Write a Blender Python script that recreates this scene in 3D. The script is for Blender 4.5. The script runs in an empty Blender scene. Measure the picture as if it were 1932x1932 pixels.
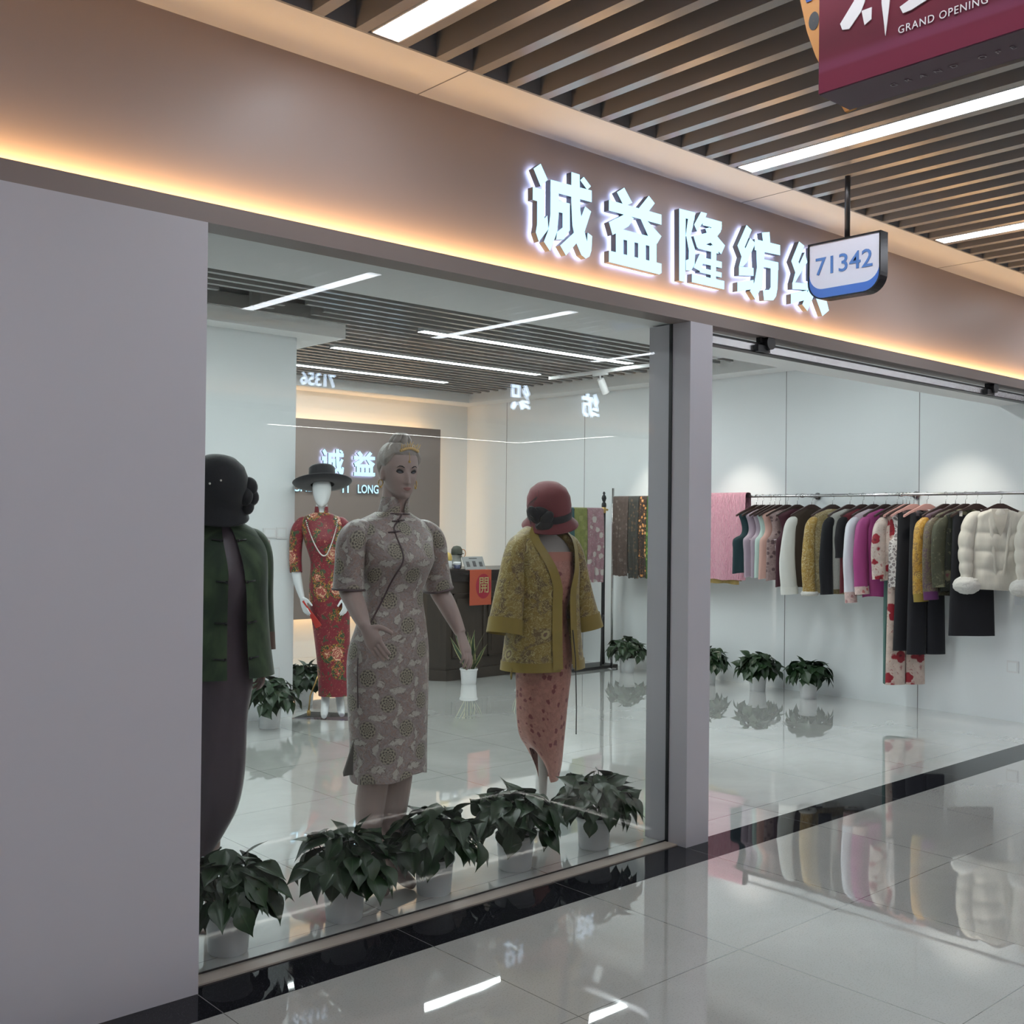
EXPOSURE = 0.0
LAMP_HALL = 19.0
LAMP_SHOP = 40.0
WARM = 42.0
LETTER = 1.8
HALO = 11.0
SPOTE = 52.0
import bpy, bmesh, math, random
from mathutils import Vector, Matrix, Euler, noise as mnoise

S = bpy.context.scene
COL = S.collection
PI = math.pi
rnd = random.Random(7)


# ------------------------------------------------------------------ objects
def link(name, me, mat=None, parent=None, loc=None, rotz=None):
    o = bpy.data.objects.new(name, me)
    COL.objects.link(o)
    if mat is not None and me is not None:
        me.materials.clear()
        me.materials.append(mat)
    if parent is not None:
        o.parent = parent
    if loc is not None:
        o.location = loc
    if rotz is not None:
        o.rotation_euler = (0, 0, rotz)
    return o


def tag(o, label, cat=None, group=None, kind=None):
    if label:
        o['label'] = label
    if cat:
        o['category'] = cat
    if group:
        o['group'] = group
    if kind:
        o['kind'] = kind
    return o


def thing(name, label, cat, loc=(0, 0, 0), rotz=0.0, group=None):
    o = link(name, None, loc=loc, rotz=rotz)
    o.empty_display_size = 0.1
    return tag(o, label, cat, group)


def structure(o, label=None, cat=None):
    o['kind'] = 'structure'
    if label:
        o['label'] = label
    if cat:
        o['category'] = cat
    return o


def copy_tree(o, parent=None):
    c = o.copy()
    COL.objects.link(c)
    c.parent = parent
    for ch in list(o.children):
        copy_tree(ch, c)
    return c


class MB:
    """collects geometry with metric UVs; build() links it as one mesh object"""

    def __init__(self):
        self.v, self.f, self.uv, self.mi = [], [], [], []
        self.cur = 0

    def quad(self, a, b, c, d, uv=None):
        i = len(self.v)
        self.v += [Vector(a), Vector(b), Vector(c), Vector(d)]
        self.f.append((i, i + 1, i + 2, i + 3))
        self.uv.append(uv or [(0, 0), (1, 0), (1, 1), (0, 1)])
        self.mi.append(self.cur)

    def box(self, x0, x1, y0, y1, z0, z1, m=None):
        i = len(self.v)
        P = [Vector((x, y, z)) for z in (z0, z1) for y in (y0, y1) for x in (x0, x1)]
        if m is not None:
            P = [m @ p for p in P]
        self.v += P
        for q in ((0, 2, 3, 1), (4, 5, 7, 6), (0, 1, 5, 4), (2, 6, 7, 3), (0, 4, 6, 2), (1, 3, 7, 5)):
            self.f.append(tuple(i + k for k in q))
            self.uv.append([(0, 0), (1, 0), (1, 1), (0, 1)])
            self.mi.append(self.cur)
        return self

    def loft(self, rings, closed=True, cap0=False, cap1=False, flip=False):
        n = len(rings[0])
        base = len(self.v)
        for r in rings:
            self.v += [Vector(p) for p in r]
        # metric uv
        U, V = [], [0.0]
        for r in rings:
            u = [0.0]
            for k in range(n if closed else n - 1):
                u.append(u[-1] + (Vector(r[(k + 1) % n]) - Vector(r[k])).length)
            mid = u[len(u) // 2]
            U.append([q - mid for q in u])
        for a in range(1, len(rings)):
            V.append(V[-1] + sum((Vector(rings[a][k]) - Vector(rings[a - 1][k])).length for k in range(n)) / n)
        for a in range(len(rings) - 1):
            for k in range(n if closed else n - 1):
                k2 = (k + 1) % n
                q = (base + a * n + k, base + a * n + k2, base + (a + 1) * n + k2, base + (a + 1) * n + k)
                uv = [(U[a][k], V[a]), (U[a][k + 1], V[a]), (U[a + 1][k + 1], V[a + 1]), (U[a + 1][k], V[a + 1])]
                if flip:
                    q, uv = q[::-1], uv[::-1]
                self.f.append(q)
                self.uv.append(uv)
                self.mi.append(self.cur)
        for cap, a in ((cap0, 0), (cap1, len(rings) - 1)):
            if cap:
                q = [base + a * n + k for k in range(n)]
                if (a == 0) != flip:
                    q = q[::-1]
                self.f.append(tuple(q))
                self.uv.append([(0, 0)] * n)
                self.mi.append(self.cur)
        return self

    def tube(self, pts, rad, n=8, cap=True, flat=1.0):
        pts = [Vector(p) for p in pts]
        if not isinstance(rad, (list, tuple)):
            rad = [rad] * len(pts)
        rings = []
        t0 = (pts[1] - pts[0]).normalized()
        ref = Vector((0, 0, 1)) if abs(t0.z) < 0.9 else Vector((1, 0, 0))
        x = t0.cross(ref).normalized()
        for i, p in enumerate(pts):
            t = (pts[min(i + 1, len(pts) - 1)] - pts[max(i - 1, 0)]).normalized()
            x = (x - t * x.dot(t)).normalized()
            y = t.cross(x)
            r = rad[i]
            rings.append([p + x * (math.cos(2 * PI * k / n) * r) + y * (math.sin(2 * PI * k / n) * r * flat) for k in range(n)])
        return self.loft(rings, cap0=cap, cap1=cap)

    def lathe(self, prof, n=24, c=(0, 0, 0), m=None, cap0=False, cap1=False):
        rings = []
        for r, z in prof:
            ring = [Vector((c[0] + r * math.cos(2 * PI * k / n), c[1] + r * math.sin(2 * PI * k / n), c[2] + z)) for k in range(n)]
            if m is not None:
                ring = [m @ p for p in ring]
            rings.append(ring)
        return self.loft(rings, cap0=cap0, cap1=cap1)

    def ball(self, c, r, n=16, m=12, sx=1, sy=1, sz=1, mat=None):
        prof = [(max(1e-4, math.sin(PI * k / m)) * 1.0, -math.cos(PI * k / m)) for k in range(m + 1)]
        M = Matrix.Translation(c) @ (mat or Matrix.Identity(4)) @ Matrix.Diagonal((r * sx, r * sy, r * sz, 1))
        return self.lathe(prof, n, m=M)

    def prism(self, poly, y0, y1, m=None):
        """polygon in XZ extruded along Y"""
        n = len(poly)
        i = len(self.v)
        P = [Vector((x, y, z)) for y in (y0, y1) for x, z in poly]
        if m is not None:
            P = [m @ p for p in P]
        self.v += P
        faces = [tuple(i + k for k in range(n)), tuple(i + n + k for k in range(n))[::-1]]
        uvs = [[(x, z) for x, z in poly], [(x, z) for x, z in poly][::-1]]
        for k in range(n):
            k2 = (k + 1) % n
            faces.append((i + k2, i + k, i + n + k, i + n + k2))
            uvs.append([(0, 0)] * 4)
        self.f += faces
        self.uv += uvs
        self.mi += [self.cur] * len(faces)
        return self

    def mesh(self, name, smooth=False, merge=False):
        me = bpy.data.meshes.new(name)
        me.from_pydata([tuple(p) for p in self.v], [], self.f)
        uvl = me.uv_layers.new(name='UVMap')
        k = 0
        for poly, uv in zip(me.polygons, self.uv):
            for j, li in enumerate(poly.loop_indices):
                uvl.data[li].uv = uv[j]
        if smooth:
            me.shade_smooth()
        if merge:
            bm = bmesh.new()
            bm.from_mesh(me)
            bmesh.ops.remove_doubles(bm, verts=bm.verts, dist=1e-5)
            bmesh.ops.recalc_face_normals(bm, faces=bm.faces)
            bm.to_mesh(me)
            bm.free()
        me.update()
        return me

    def build(self, name, mat, parent=None, smooth=False, merge=False, loc=None, rotz=None, sharp=None):
        me = self.mesh(name, smooth, merge)
        if sharp is not None:
            me.set_sharp_from_angle(angle=math.radians(sharp))
        return link(name, me, mat, parent, loc, rotz)


def ring(cx, cy, z, a, b, n=40, p=2.0, rot=0.0, fn=None):
    out = []
    for k in range(n):
        t = 2 * PI * k / n + PI / 2      # first vertex at the back (+y), front is n/2
        c, s = math.cos(t), math.sin(t)
        x = math.copysign(abs(c) ** (2 / p), c) * a
        y = math.copysign(abs(s) ** (2 / p), s) * b
        if fn:
            f = fn(t, k / n)
            x *= f
            y *= f
        if rot:
            x, y = x * math.cos(rot) - y * math.sin(rot), x * math.sin(rot) + y * math.cos(rot)
        out.append(Vector((cx + x, cy + y, z)))
    return out


def path_rings(pts, dims, n=20, ref=(0, 1, 0), fold=None):
    """rings along a path; dims = (half width, half depth) per point"""
    pts = [Vector(p) for p in pts]
    out = []
    for i, p in enumerate(pts):
        t = (pts[min(i + 1, len(pts) - 1)] - pts[max(i - 1, 0)]).normalized()
        yv = (Vector(ref) - t * Vector(ref).dot(t)).normalized()
        xv = t.cross(yv)
        a, b = dims[i]
        R = []
        for k in range(n):
            q = 2 * PI * k / n
            f = 1.0 if fold is None else fold(i / (len(pts) - 1), q)
            R.append(p + xv * (math.cos(q) * a * f) + yv * (math.sin(q) * b * f))
        out.append(R)
    return out


def smooth_path(pts, k=4):
    """Catmull-Rom through points (tuples of any length)"""
    P = [tuple(p) for p in pts]
    out = []
    for i in range(len(P) - 1):
        p0, p1, p2, p3 = P[max(i - 1, 0)], P[i], P[i + 1], P[min(i + 2, len(P) - 1)]
        for j in range(k):
            t = j / k
            out.append(tuple(0.5 * ((2 * b) + (-a + c) * t + (2 * a - 5 * b + 4 * c - d) * t * t + (-a + 3 * b - 3 * c + d) * t ** 3)
                             for a, b, c, d in zip(p0, p1, p2, p3)))
    out.append(P[-1])
    return out


def fuse(mb, voxel, it=2):
    """one continuous surface from overlapping closed shapes"""
    me = mb.mesh('fuse')
    t = link('fuse', me)
    r = t.modifiers.new('r', 'REMESH')
    r.mode = 'VOXEL'
    r.voxel_size = voxel
    s = t.modifiers.new('s', 'SMOOTH')
    s.factor = 0.5
    s.iterations = it
    dg = bpy.context.evaluated_depsgraph_get()
    out = bpy.data.meshes.new_from_object(t.evaluated_get(dg))
    bpy.data.objects.remove(t)
    out.shade_smooth()
    return out


def text_mesh(body, size, depth, bold=0.0, spacing=1.0, res=3):
    c = bpy.data.curves.new('t', 'FONT')
    c.body = body
    c.size = size
    c.offset = bold * size
    c.extrude = depth / 2
    c.align_x, c.align_y = 'CENTER', 'CENTER'
    c.space_character = spacing
    c.resolution_u = res
    t = bpy.data.objects.new('t', c)
    COL.objects.link(t)
    dg = bpy.context.evaluated_depsgraph_get()
    me = bpy.data.meshes.new_from_object(t.evaluated_get(dg))
    bpy.data.objects.remove(t)
    # text lies in XY facing +Z: fit exactly later
    return me


def fit_mesh(me, w, h):
    xs = [v.co.x for v in me.vertices]
    ys = [v.co.y for v in me.vertices]
    cx, cy = (min(xs) + max(xs)) / 2, (min(ys) + max(ys)) / 2
    sx = w / (max(xs) - min(xs)) if w else None
    sy = h / (max(ys) - min(ys)) if h else sx
    sx = sx or sy
    for v in me.vertices:
        v.co.x = (v.co.x - cx) * sx
        v.co.y = (v.co.y - cy) * sy
    return me


# ------------------------------------------------------------------ materials
class NT:
    def __init__(self, name):
        self.m = bpy.data.materials.new(name)
        self.m.use_nodes = True
        self.t = self.m.node_tree
        self.b = self.t.nodes['Principled BSDF']

    def n(self, typ, **kw):
        nd = self.t.nodes.new(typ)
        for k, v in kw.items():
            setattr(nd, k, v)
        return nd

    def put(self, sock, v):
        if isinstance(v, bpy.types.NodeSocket):
            self.t.links.new(v, sock)
        elif v is not None:
            if sock.type == 'RGBA' and not isinstance(v, (int, float)) and len(v) == 3:
                v = (*v, 1)
            sock.default_value = v

    def math(self, op, a, b=0.0, c=None, clamp=False):
        nd = self.n('ShaderNodeMath', operation=op, use_clamp=clamp)
        self.put(nd.inputs[0], a)
        self.put(nd.inputs[1], b)
        if c is not None:
            self.put(nd.inputs[2], c)
        return nd.outputs[0]

    def mix(self, f, a, b, blend='MIX'):
        nd = self.n('ShaderNodeMix', data_type='RGBA', blend_type=blend)
        self.put(nd.inputs[0], f)
        self.put(nd.inputs[6], a)
        self.put(nd.inputs[7], b)
        return nd.outputs[2]

    def uv(self):
        return self.n('ShaderNodeTexCoord').outputs['UV']

    def obj(self):
        return self.n('ShaderNodeTexCoord').outputs['Object']

    def pos(self):
        return self.n('ShaderNodeNewGeometry').outputs['Position']

    def sep(self, v):
        nd = self.n('ShaderNodeSeparateXYZ')
        self.put(nd.inputs[0], v)
        return nd.outputs

    def comb(self, x, y, z=0.0):
        nd = self.n('ShaderNodeCombineXYZ')
        for i, q in enumerate((x, y, z)):
            self.put(nd.inputs[i], q)
        return nd.outputs[0]

    def vmath(self, op, a, b=None):
        nd = self.n('ShaderNodeVectorMath', operation=op)
        self.put(nd.inputs[0], a)
        if b is not None:
            self.put(nd.inputs[1], b)
        return nd.outputs[0]

    def mapping(self, v, loc=(0, 0, 0), rot=(0, 0, 0), scale=(1, 1, 1)):
        nd = self.n('ShaderNodeMapping')
        self.put(nd.inputs[0], v)
        nd.inputs[1].default_value = loc
        nd.inputs[2].default_value = rot
        nd.inputs[3].default_value = scale
        return nd.outputs[0]

    def noise(self, v, scale, detail=2.0, rough=0.5, dist=0.0, out=0):
        nd = self.n('ShaderNodeTexNoise')
        self.put(nd.inputs['Vector'], v)
        nd.inputs['Scale'].default_value = scale
        nd.inputs['Detail'].default_value = detail
        nd.inputs['Roughness'].default_value = rough
        nd.inputs['Distortion'].default_value = dist
        return nd.outputs[out]

    def vor(self, v, scale, feature='F1', rand=1.0):
        nd = self.n('ShaderNodeTexVoronoi', feature=feature)
        self.put(nd.inputs['Vector'], v)
        nd.inputs['Scale'].default_value = scale
        nd.inputs['Randomness'].default_value = rand
        return nd.outputs

    def step(self, v, lo, hi):
        nd = self.n('ShaderNodeMapRange', interpolation_type='SMOOTHSTEP')
        self.put(nd.inputs[0], v)
        nd.inputs[1].default_value = lo
        nd.inputs[2].default_value = hi
        return nd.outputs[0]

    def warp(self, v, scale, amt):
        c = self.noise(v, scale, 2, out=1)
        d = self.vmath('SUBTRACT', c, (0.5, 0.5, 0.5))
        d = self.vmath('MULTIPLY', d, (amt, amt, 0))
        return self.vmath('ADD', v, d)

    def bump(self, h, strength=0.2, dist=0.01):
        nd = self.n('ShaderNodeBump')
        nd.inputs['Strength'].default_value = strength
        nd.inputs['Distance'].default_value = dist
        self.put(nd.inputs['Height'], h)
        self.t.links.new(nd.outputs[0], self.b.inputs['Normal'])

    def done(self, color=None, rough=0.5, metal=0.0, spec=0.5, coat=0.0, sheen=0.0):
        self.put(self.b.inputs['Base Color'], color)
        self.put(self.b.inputs['Roughness'], rough)
        self.put(self.b.inputs['Metallic'], metal)
        self.put(self.b.inputs['Specular IOR Level'], spec)
        if coat:
            self.b.inputs['Coat Weight'].default_value = coat
            self.b.inputs['Coat Roughness'].default_value = 0.08
        if sheen:
            self.b.inputs['Sheen Weight'].default_value = sheen
            self.b.inputs['Sheen Roughness'].default_value = 0.4
        return self.m


def plain(name, c, rough=0.5, metal=0.0, spec=0.5, bumps=None, coat=0.0, var=0.0, sheen=0.0):
    t = NT(name)
    col = c
    if var:
        f = t.noise(t.obj(), 6.0, 4)
        col = t.mix(f, tuple(q * (1 - var) for q in c), tuple(min(1, q * (1 + var)) for q in c))
    if bumps:
        t.bump(t.noise(t.obj(), bumps[0], 3), bumps[1], bumps[2] if len(bumps) > 2 else 0.01)
    return t.done(col, rough, metal, spec, coat, sheen)


def emit(name, c, strength):
    m = bpy.data.materials.new(name)
    m.use_nodes = True
    t = m.node_tree
    t.nodes.clear()
    e = t.nodes.new('ShaderNodeEmission')
    e.inputs[0].default_value = (*c, 1)
    e.inputs[1].default_value = strength
    o = t.nodes.new('ShaderNodeOutputMaterial')
    t.links.new(e.outputs[0], o.inputs[0])
    return m
# ------------------------------------------------------------------ camera and view
cam = bpy.data.cameras.new('camera')
cam.lens = 36 * 2068.7 / 1932
cam.sensor_width = 36
cam.sensor_fit = 'HORIZONTAL'
cam.clip_start = 0.05
co = bpy.data.objects.new('camera', cam)
COL.objects.link(co)
yaw, pitch, roll = 0.731047067, 0.00888965, 0.01049702
fwd = Vector((math.sin(yaw) * math.cos(pitch), math.cos(yaw) * math.cos(pitch), math.sin(pitch)))
rgt = Vector((math.cos(yaw), -math.sin(yaw), 0))
upv = rgt.cross(fwd)
r2 = rgt * math.cos(roll) + upv * math.sin(roll)
u2 = -rgt * math.sin(roll) + upv * math.cos(roll)
M = Matrix((r2, u2, -fwd)).transposed().to_4x4()
M.translation = (0, 0, 1.5)
co.matrix_world = M
S.camera = co
S.view_settings.view_transform = 'Standard'
S.view_settings.look = 'None'
S.view_settings.gamma = 1.0
S.view_settings.use_curve_mapping = False
S.view_settings.exposure = EXPOSURE
S.cycles.max_bounces = 7
S.cycles.diffuse_bounces = 4
S.cycles.glossy_bounces = 4
S.cycles.transparent_max_bounces = 24
S.cycles.caustics_reflective = False
S.cycles.caustics_refractive = False
S.cycles.sample_clamp_indirect = 6.0
S.cycles.use_denoising = True
S.cycles.use_adaptive_sampling = True
S.cycles.adaptive_threshold = 0.06
w = bpy.data.worlds.new('world')
S.world = w
w.use_nodes = True
w.node_tree.nodes['Background'].inputs[0].default_value = (0.75, 0.8, 0.9, 1)
w.node_tree.nodes['Background'].inputs[1].default_value = 0.12

# ------------------------------------------------------------------ shell materials
def floor_mat(name, base, x0, dx, y0, dy, speck, vein):
    t = NT(name)
    p = t.pos()
    s = t.sep(p)
    def line(c, o, d, w):
        q = t.math('FRACT', t.math('DIVIDE', t.math('SUBTRACT', c, o), d))
        q = t.math('ABSOLUTE', t.math('SUBTRACT', q, 0.5))
        return t.math('GREATER_THAN', q, 0.5 - w / d)
    ln = t.math('MAXIMUM', line(s[0], x0, dx, 0.0016), line(s[1], y0, dy, 0.0016))
    n1 = t.noise(p, 1.3, 5, 0.6, 0.6)
    c = t.mix(t.step(n1, 0.3, 0.75), tuple(q * (1 - vein) for q in base), tuple(q * (1 + vein) for q in base))
    n3 = t.noise(t.mapping(p, rot=(0, 0, 0.5), scale=(1, 5, 1)), 4.0, 6, 0.7, 1.0)
    c = t.mix(t.math('MULTIPLY', t.step(n3, 0.5, 0.75), vein * 1.6), c, tuple(q * 0.72 for q in base))
    if speck:
        n2 = t.noise(p, 160, 2, 0.7)
        c = t.mix(t.math('MULTIPLY', t.step(n2, 0.54, 0.66), speck), c, tuple(q * 0.45 for q in base))
    c = t.mix(t.math('MULTIPLY', ln, 0.8), c, (0.09, 0.085, 0.08))
    big = t.noise(p, 2.2, 1.5, 0.4)
    t.bump(big, 0.14, 0.010)
    m = t.done(c, 0.02, 0, 0.5)
    t.b.inputs['IOR'].default_value = 1.6
    t.b.inputs['Coat Weight'].default_value = COAT
    t.b.inputs['Coat Roughness'].default_value = 0.012
    t.b.inputs['Coat IOR'].default_value = 1.7
    return m

COAT = 1.0
M_floor_hall = floor_mat('hall porcelain tile', (0.45, 0.44, 0.42), 1.59, 0.805, 2.343, 0.79, 0.35, 0.07)
M_floor_shop = floor_mat('shop polished marble tile', (0.66, 0.665, 0.645), 4.06, 0.80, 5.06, 0.80, 0.0, 0.10)
def granite():
    t = NT('black granite')
    p = t.pos()
    c = t.mix(t.step(t.noise(p, 300, 1), 0.66, 0.72), (0.012, 0.012, 0.015), (0.07, 0.07, 0.08))
    s = t.sep(p)
    q = t.math('FRACT', t.math('DIVIDE', t.math('SUBTRACT', s[0], 1.59), 0.805))
    ln = t.math('GREATER_THAN', t.math('ABSOLUTE', t.math('SUBTRACT', q, 0.5)), 0.498)
    c = t.mix(t.math('MULTIPLY', ln, 0.7), c, (0.2, 0.2, 0.2))
    t.bump(t.noise(p, 2.2, 1.5, 0.4), 0.12, 0.010)
    return t.done(c, 0.03, 0, 0.2)
M_granite = granite()
M_sill = plain('beige sill stone', (0.42, 0.37, 0.32), 0.35, var=0.15)
M_pier = plain('grey-white wall paint', (0.53, 0.515, 0.555), 0.55, bumps=(60, 0.05, 0.003))
M_wall = plain('white wall panel', (0.80, 0.83, 0.85), 0.38, spec=0.35)
M_ceil = plain('white gypsum', (0.86, 0.86, 0.86), 0.7)
M_fascia = plain('taupe painted fascia', (0.395, 0.325, 0.300), 0.42, spec=0.5, bumps=(25, 0.06, 0.004))
M_lip = plain('brown lip metal', (0.25, 0.20, 0.185), 0.45)
M_void = plain('dark plenum', (0.06, 0.06, 0.062), 0.9)
M_edge = plain('grey edge trim', (0.28, 0.29, 0.31), 0.5)
M_slat = plain('taupe slat', (0.335, 0.325, 0.315), 0.22, spec=0.6)
M_steel = plain('brushed steel', (0.62, 0.62, 0.63), 0.25, metal=1.0)
M_black = plain('black metal', (0.012, 0.012, 0.014), 0.4)
M_whitem = plain('white painted metal', (0.75, 0.75, 0.76), 0.4)
M_brownpanel = plain('brown feature panel', (0.235, 0.185, 0.165), 0.45, bumps=(40, 0.05, 0.003))
M_lamp_hall = emit('hall lamp diffuser', (0.88, 0.93, 1.0), LAMP_HALL)
M_lamp_shop = emit('shop lamp diffuser', (0.90, 1.0, 0.99), LAMP_SHOP)
M_warm = emit('warm led strip', (1.0, 0.60, 0.24), WARM)
M_warm_panel = emit('warm panel led', (1.0, 0.60, 0.27), WARM * 0.30)
M_letter = emit('letter face glow', (0.47, 0.79, 1.0), LETTER)
M_letter_halo = emit('letter back glow', (0.44, 0.58, 1.0), HALO)
M_return = plain('letter return metal', (0.22, 0.23, 0.25), 0.4)

M_dim = plain('grey paint across the corridor', (0.30, 0.29, 0.29), 0.6)
M_lamp_dim = emit('light line across the corridor', (1.0, 0.97, 0.9), 9.0)
M_line = emit('bright light line across the corridor', (1.0, 0.98, 0.93), 40.0)
M_letter_far = emit('letter glow across the corridor', (0.62, 0.78, 1.0), 22.0)

def glass_mat():
    m = bpy.data.materials.new('shop window glass')
    m.use_nodes = True
    t = m.node_tree
    t.nodes.clear()
    tr = t.nodes.new('ShaderNodeBsdfTransparent')
    tr.inputs[0].default_value = (0.965, 0.975, 0.970, 1)
    gl = t.nodes.new('ShaderNodeBsdfGlossy')
    gl.inputs['Roughness'].default_value = 0.0
    lw = t.nodes.new('ShaderNodeLayerWeight')
    lw.inputs[0].default_value = 0.5
    pw = t.nodes.new('ShaderNodeMath')
    pw.operation = 'POWER'
    pw.inputs[1].default_value = 5.0
    t.links.new(lw.outputs['Facing'], pw.inputs[0])
    fr = t.nodes.new('ShaderNodeMath')
    fr.operation = 'MULTIPLY_ADD'
    fr.inputs[1].default_value = 0.9
    fr.inputs[2].default_value = 0.033
    t.links.new(pw.outputs[0], fr.inputs[0])
    mx = t.nodes.new('ShaderNodeMixShader')
    o = t.nodes.new('ShaderNodeOutputMaterial')
    t.links.new(fr.outputs[0], mx.inputs[0])
    t.links.new(tr.outputs[0], mx.inputs[1])
    t.links.new(gl.outputs[0], mx.inputs[2])
    t.links.new(mx.outputs[0], o.inputs[0])
    return m
M_glass = glass_mat()

# ------------------------------------------------------------------ floors
XL, XR, YB, YG = -2.5, 8.55, 10.37, 3.35
def slab(name, boxes, mat, label=None, cat=None):
    mb = MB()
    for b in boxes:
        mb.box(*b)
    return structure(mb.build(name, mat), label, cat)

slab('floor', [(-4, 14, -9.5, 3.06, -0.06, 0)], M_floor_hall, 'glossy speckled beige-grey tile floor of the mall corridor', 'floor')
slab('floor', [(-2.6, 8.75, 3.285, 10.5, -0.06, 0)], M_floor_shop, 'polished pale marble tile floor inside the clothing shop', 'floor')
slab('trim', [(-4, 14, 3.06, 3.285, -0.06, 0.0005)], M_granite, 'black granite threshold strip between corridor and shop floor', 'floor trim')

# ------------------------------------------------------------------ storefront walls
slab('wall_front', [(-4, 1.593, 3.235, 3.485, 0, 2.44)], M_pier, 'plain grey-white pier left of the shop window', 'wall')
slab('pillar', [(4.003, 4.167, 3.235, 3.485, 0, 2.44)], M_pier, 'slim grey-white pillar between the window and the open entrance', 'pillar')
slab('wall_front', [(8.545, 14, 3.235, 3.62, 0, 2.44)], M_pier, 'grey-white pier right of the shop entrance', 'wall')
slab('wall_fascia', [(-4, 14, 3.30, 3.349, 2.448, 3.25)], M_fascia, 'taupe fascia band above the window and entrance carrying the shop sign', 'wall')
mb = MB()
mb.box(-4, 14, 3.235, 3.243, 2.44, 2.503)
mb.box(-4, 14, 3.243, 3.35, 2.44, 2.447)
structure(mb.build('trim', M_lip), 'dark brown lip along the bottom of the taupe fascia', 'trim')
def led_strip(name, box, label):
    mb = MB()
    mb.box(*box)
    t = thing(name, label, 'light strip', ((box[0] + box[1]) / 2, (box[2] + box[3]) / 2, box[4]))
    o = mb.build('led_strip', M_warm, t)
    o.matrix_parent_inverse = Matrix.Translation(-t.location)
    return t
led_strip('cove_light', (-4, 14, 3.252, 3.256, 2.456, 2.498), 'warm orange light strip glowing along the bottom of the taupe fascia')
# corridor soffit
mb = MB()
mb.box(-4, 14, 3.005, 3.30, 3.10, 3.14)
mb.box(-4, 14, 3.005, 3.02, 3.14, 3.32)
so = structure(mb.build('trim', M_ceil), 'pale soffit band between fascia and slatted corridor ceiling', 'ceiling trim')
mb = MB()
for x in (0.45, 2.46, 4.47, 6.48, 8.49):
    mb.box(x, x + 0.004, 3.0, 3.30, 3.0985, 3.101)
structure(mb.build('soffit_joint', M_edge, so))
mb = MB()
mb.box(-4, 14, 2.994, 3.005, 3.10, 3.30)
structure(mb.build('trim', M_edge), 'thin grey metal edge trim where the corridor slats end', 'ceiling trim')

# corridor ceiling slats along y
def slat_row(axis, lo, hi, start, pitch, wdt, hgt, a, b, z, skip=None):
    mb = MB()
    k = 0
    while True:
        c = start + pitch * k
        k += 1
        if c > hi:
            break
        if c < lo:
            continue
        spans = [(a, b)] if skip is None else skip(c, a, b)
        for s0, s1 in spans:
            if axis == 'y':
                mb.box(c, c + wdt, s0, s1, z, z + hgt)
            else:
                mb.box(s0, s1, c, c + wdt, z, z + hgt)
    return mb
YO = -1.1     # far edge of the corridor's slatted ceiling
slats = slat_row('y', -4, 14, 1.816 - 0.165 * 36, 0.165, 0.045, 0.105, YO, 2.994, 3.10)
structure(slats.build('ceiling', M_slat), 'taupe slatted ceiling over the mall corridor', 'ceiling')
slab('ceiling', [(-4, 14, -9.5, 3.36, 3.33, 3.4)], M_void, 'dark void above the corridor slats', 'ceiling')

def linear_lamp(name, x0, x1, y0, y1, z, mat, label, group, t=0.035, joint=None):
    root = thing(name, label, 'ceiling lamp', ((x0 + x1) / 2, (y0 + y1) / 2, z), group=group)
    inv = Matrix.Translation(-root.location)
    e = 0.006
    mb = MB()
    mb.box(x0 + e, x1 - e, y0 + e, y1 - e, z - 0.001, z + 0.004)
    d = mb.build('diffuser', mat, root)
    mb = MB()
    mb.box(x0, x1, y0, y1, z + 0.005, z + t)
    for bx in ((x0, x0 + e, y0, y1), (x1 - e, x1, y0, y1), (x0, x1, y0, y0 + e), (x0, x1, y1 - e, y1)):
        mb.box(*bx, z - 0.003, z + 0.006)
    if joint:
        for j in joint:
            if x1 - x0 > y1 - y0:
                mb.box(j, j + 0.006, y0, y1, z - 0.002, z)
    h = mb.build('housing', M_whitem, root)
    for o in (d, h):
        o.matrix_parent_inverse = inv
    return root
hall_pos = [-1.93, 0.05, 2.031, 4.006, 5.821, 7.80, 9.78, 11.76]
hall_lab = {2.031: 'bright white linear lamp between slats at the top left of the corridor ceiling',
            4.006: 'long white linear lamp between slats just below the maroon hanging box',
            5.821: 'white linear lamp farthest along the corridor slats, above the room number sign'}
for x in hall_pos:
    linear_lamp('linear_lamp', x, x + 0.116, -0.9, 2.985, 3.101, M_lamp_hall,
                hall_lab.get(x, 'white linear lamp of the corridor ceiling seen only in reflections'), 'linear lamps in the corridor ceiling')

# ------------------------------------------------------------------ shop shell
slab('wall_right', [(XR, XR + 0.12, 3.615, YB + 0.1, 0, 3.4)], M_wall, 'white panelled right wall of the shop behind the clothes rail', 'wall')
mb = MB()
for y in (4.499, 5.79, 7.075, 8.36, 9.64):
    mb.box(XR - 0.0012, XR + 0.001, y - 0.003, y + 0.003, 0, 2.9)
structure(mb.build('trim', plain('seam steel', (0.20, 0.20, 0.21), 0.35, metal=0.6)), 'thin dark vertical seams between the white wall panels', 'wall trim')
slab('wall_back', [(XL, XR, YB, YB + 0.1, 0, 3.4)], M_wall, 'white back wall behind the brown logo panel', 'wall')
slab('wall_left', [(XL - 0.1, XL, 3.36, YB, 0, 3.4)], M_wall)
slab('wall_left', [(XL, 4.36, 7.35, YB, 0, 2.89)], M_wall, 'white projecting wall block at the left inside the shop', 'wall')
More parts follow.
